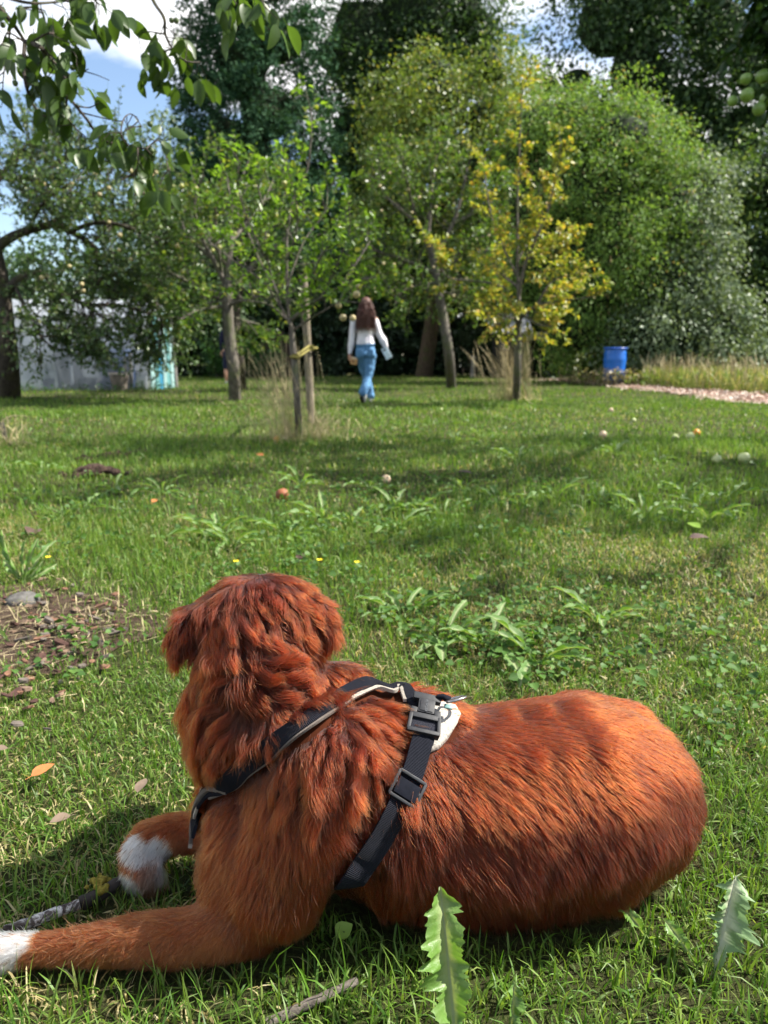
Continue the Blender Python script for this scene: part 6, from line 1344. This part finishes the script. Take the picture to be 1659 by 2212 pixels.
fallen(1320, 890, FP, 'cream coloured apple in the sunlit grass below the wood chip path', .9); fallen(834, 1043, FP, 'dull pinkish apple low in the grass right below the walking person', .8); fallen(1369, 911, FA, 'far pale apple in the grass between the path and the pinkish apple', .75); fallen(598, 952, FO_, 'orange brown apple at the foot of the slender young tree', .9); fallen(610, 1078, FB, 'rotten brown apple in the grass above the dog\'s head', 1.0); fallen(953, 890, FA, 'distant pale apple in the sunlit lawn below the leaning trunk', .7)
tag(link('dead_grass', tall_grass('dead_grass', '', 520, lambda r_, m: (BARE[0] - .12 + r_.normal(0, .2, m), BARE[1] + r_.normal(0, .24, m)), .07, .0016, 651, 1.3), None), kind='stuff')
# bark chips and a stone in the bare patch
BK = [plain('bark_chip_%s' % n, c_, .9, .15, .4, 60, .5) for n, c_ in (('brown', (.16, .085, .055)), ('pale', (.17, .115, .08)), ('dark', (.065, .035, .028)), ('grey', (.12, .10, .085)))]
def chip_mesh(seed, mat):
    r_ = random.Random(seed); n = 6; l, w_, h = r_.uniform(.016, .05), r_.uniform(.008, .020), r_.uniform(.003, .008); mb = MB(); V = []
    for z in (0, h):
        for k in range(n): a = 2 * math.pi * k / n; V.append((l / 2 * math.copysign(abs(math.cos(a)) ** .6, math.cos(a)) * r_.uniform(.8, 1.15), w_ / 2 * math.copysign(abs(math.sin(a)) ** .6, math.sin(a)) * r_.uniform(.8, 1.2), z + r_.uniform(-.0012, .0012)))
    mb.add(V, [list(range(n))[::-1], list(range(n, 2 * n))] + [[k, (k + 1) % n, n + (k + 1) % n, n + k] for k in range(n)]); return mb.mesh('bark_chip', mat, False)
CM = [chip_mesh(i, BK[i % 4]) for i in range(16)]
rng = np.random.default_rng(95)
for i in range(150):
    if i < 128: px, py = rng.normal(105, 75), rng.normal(1375, 52)
    else: px, py = rng.uniform(-10, 140), rng.normal(1500, 40)
    if px < -40: px = -px
    p = on(px, py); o = link('bark_chip', CM[i % 16], None, (p[0], p[1], float(gz(p[0], p[1])) + .012 + .010 * rng.random())); k = rng.uniform(.45, 1.1); o.scale = (k, k, k); o.rotation_euler = (rng.normal(0, .25), rng.normal(0, .25), rng.uniform(0, 6.28)); tag(o, 'flat brown or greyish chip of bark lying in the bare patch at the left', 'bark chip', 'bark chips in the bare patch')
def stone(px, py, r_, label, mat, seed, sq=.6, name='stone', cat='stone'):
    p = on(px, py); p[2] = float(gz(p[0], p[1])) + r_ * .25; wv = WaveNoise(seed, 3.2); V = ICO_V * (1 + .22 * wv(ICO_V)[:, None] + .1 * wv(ICO_V * 2.6)[:, None]) * np.array([r_, r_, r_ * sq]); me = arrays(name, V, ICO_F, mat, False); o = link(name, me, None, p); tag(o, label, cat); return o
stone(52, 1305, .048, 'rounded grey stone half buried in the bare patch under the upright weed', plain('grey_stone', (.10, .095, .088), .9, .2, .4, 50, .8), 1, .55)
EARTH = NT('dark_earth'); n1 = EARTH.noise(50, 5, .7); EARTH_M = EARTH.done(EARTH.bsdf(EARTH.ramp(n1, [(.35, (.035, .022, .018)), (.7, (.12, .08, .062))]), .95, .1, EARTH.bump(n1, 1, .03)))
mh = empty('molehill', on(205, 1032), 'low dark molehill of crumbly earth in the lawn at the left', 'molehill')
rng = np.random.default_rng(96); B_ = []
for k in range(46):
    a, d = rng.uniform(0, 6.28), abs(rng.normal(0, .5)); p = np.array(on(205, 1030)) + np.array([.19 * d * math.cos(a), .12 * d * math.sin(a), .012 + .05 * max(0, 1 - d)]); B_.append((p, np.array([1, 1, .8]) * rng.uniform(.018, .036)))
link('earth', blob('earth', B_, .008, 1, EARTH_M), mh)
for k in range(16):
    px = 172 + k * 9; py = 993 - k * 1.2 + rng.normal(0, 2); o = stone(px, py, rng.uniform(.022, .04), 'dark crumb of earth in the row along the shallow rut at the left', EARTH_M, 30 + k, .7, 'earth_clod', 'earth clod'); o['group'] = 'earth crumbs along the rut'
# dry leaves
DRYL = plain('dry_leaf_orange', (.36, .13, .04), .7, .3, .3, 40); DRYD = plain('dry_leaf_dark', (.07, .04, .03), .6, .4, .3, 40); DRYP = plain('dry_leaf_pale', (.15, .11, .08), .8, .2, .3, 40)
def dry(px, py, l, label, mat, seed, z=.03, name='dry_leaf', cat='leaf'):
    me = oval_leaf(name, l, l * .55, seed); me.materials.clear(); me.materials.append(mat); p = on(px, py); p[2] = float(gz(p[0], p[1])) + z; o = link(name, me, None, p); r_ = random.Random(seed); a = r_.uniform(0, 6.28); o.rotation_mode = 'QUATERNION'; o.rotation_quaternion = frame(np.array([math.cos(a), math.sin(a), .2]), np.array([r_.uniform(-.4, .4), r_.uniform(-.6, 0), 1])).to_quaternion(); tag(o, label, cat)
dry(72, 1712, .040, 'curled orange brown dry leaf in the grass above the far paw', DRYL, 1); dry(1488, 1180, .07, 'dark dry leaf beside a bright green one in the lawn right of the dog', DRYD, 2); dry(647, 1228, .06, 'dark curled leaf just above the dog\'s head', DRYD, 3); dry(300, 1748, .035, 'pale grey dry leaf above the folded far paw', DRYP, 4); dry(155, 1800, .030, 'pale brown sliver of wood left of the folded far paw', DRYP, 5); dry(78, 1160, .12, 'dark brown dead leaf in the lawn at the left', DRYD, 6); dry(1510, 1170, .07, 'bright yellow green leaf standing beside the dark dry leaf', leaf_mat('lime_dead_leaf', [(0, (.22, .36, .05)), (1, (.24, .38, .06))], .4), 7, .05)
dry(330, 1100, .05, 'small reddish dry leaf in the shaded lawn left of the middle', DRYL, 8); dry(570, 990, .06, 'orange dry leaf in the sunlit grass left of the slender trunk', DRYL, 9); dry(20, 1650, .03, 'pale wood flake in the grass at the left edge', DRYP, 10); dry(1020, 1030, .10, 'flat dark leaves on a bare spot in the middle of the lawn', DRYD, 11)
# the stick by the paw, with lichen
t = NT('stick_bark'); n1 = t.noise(38, 5, .7, dist=.8); c = t.ramp(n1, [(.40, (.030, .022, .020)), (.52, (.10, .085, .08)), (.60, (.55, .54, .52))]); STICK = t.done(t.bsdf(c, .9, .2, t.bump(n1, .8, .01)))
def stick(label, q, r0, r1, mat=None, name='stick'):
    P = [on(px, py) for px, py in q]; P = [np.array([p[0], p[1], float(gz(p[0], p[1])) + r0 * .9 + .002 + z]) for p, z in zip(P, np.linspace(0, .012, len(P)))]; Pd = dense(np.array(P), 5); rr = np.linspace(r0, r1, len(Pd)) * (1 + .08 * np.sin(np.arange(len(Pd)) * 1.9)); o_ = empty(name, P[0], label, 'stick'); mb = MB(); mb.tube(list(Pd), list(rr), 9); link('wood', mb.mesh('wood', mat or STICK), o_); return o_
stick('dark stick patched with white lichen lying behind the white tipped forepaw', [(12, 2030), (60, 2018), (110, 2003), (175, 1985)], .0085, .0065)
sk = stick('dark broken stick end with yellow lichen under the folded far paw', [(175, 1970), (225, 1953), (265, 1935)], .010, .008, plain('dark_stick_bark', (.02, .015, .012), .8))  # bark darker than on the other sticks
rng = np.random.default_rng(97); B_ = [(np.array(on(222 + rng.normal(0, 9), 1945 + rng.normal(0, 8))) * [1, 1, 0] + [0, 0, .022 + .006 * rng.random()], np.ones(3) * rng.uniform(.0025, .005)) for _ in range(26)]
link('lichen', blob('lichen', B_, .0018, 1, plain('yellow_lichen', (.17, .14, .025), .9, .1, .5, 200)), sk)
stick('pale grey weathered stick in the grass at the bottom edge, left of the upright leaf', [(575, 2225), (640, 2200), (700, 2178), (772, 2150)], .0062, .0045, plain('weathered_stick', (.11, .095, .08), .9, .2, .5, 120, .8))
pn = empty('chewed_scrap', on(318, 1925), 'small pinkish brown chewed scrap in front of the folded far paw', 'scrap')
B_ = chain([at(310, 1935, .935), at(320, 1912, .935)], [.0085, .007]) + [(at(326, 1922, .93), np.ones(3) * .006)]; link('scrap_body', blob('scrap_body', B_, .0025, 1, plain('chewed_wood', (.32, .17, .11), .8, .2, .3, 150, .6)), pn)
b = on(15, 955); cs = empty('cut_sapling', b, 'short cut woody stem with a bent dry blade at the left edge', 'plant stem')
mb = MB(); mb.tube([b, at(3, 912, b[1])], [.022, .018], 8); link('stem', mb.mesh('stem', BARK_GREY), cs)
mb = MB(); mb.tube(list(dense(np.array([b + [-.05, 0, .1], at(8, 908, b[1]), at(30, 898, b[1]), at(62, 900, b[1])]), 4)), [.008, .008, .007, .007, .006, .006, .006, .005, .005, .004, .004, .003, .003], 5); link('dry_blade', mb.mesh('dry_blade', STRAW), cs)

# tufts of dry grass at the tree feet
def tuft(label, px, py, n, h, sp, seed, lean=(-.5, 0), rad=.22, w=.004):
    b = on(px, py)
    def xy(r_, m): a, d = r_.uniform(0, 6.28, m), np.abs(r_.normal(0, .5, m)); return b[0] + rad * d * np.cos(a), b[1] + rad * d * np.sin(a) * .8
    o = link('dry_grass_tuft', tall_grass('dry_grass_tuft', '', n, xy, h, w, seed, sp, lean=lean, bend=.35), None); tag(o, label, 'grass tuft'); o2 = link('blades', tall_grass('blades', '', n, xy, h * .38, w * 1.1, seed + 1, .8, mat=GRASS), o); o2['kind'] = 'stuff'; o3 = link('thatch', tall_grass('thatch', '', n, xy, h * .25, w * 1.3, seed + 2, 1.3), o); o3['kind'] = 'stuff'
tuft('tall tuft of dry yellow grass arching beside the slender young tree', 625, 950, 230, .80, .55, 601, (-.9, 0), .42, .0024)
tuft('short matted dry grass around the foot of the round stake', 690, 945, 220, .30, .8, 611, (.3, 0), .40, .003)
tuft('feathery dry grass tuft at the foot of the yellow tree', 1105, 868, 200, .95, .5, 621, (-.7, 0), .5, .0042)
tuft('dry seeding grass in front of the blue barrel', 1322, 833, 170, .46, .5, 641, (0, 0), .8, .007)
tuft('bent dry stems at the left edge by the cut woody stem', 25, 965, 70, .25, .7, 631, (.2, 0), .16)
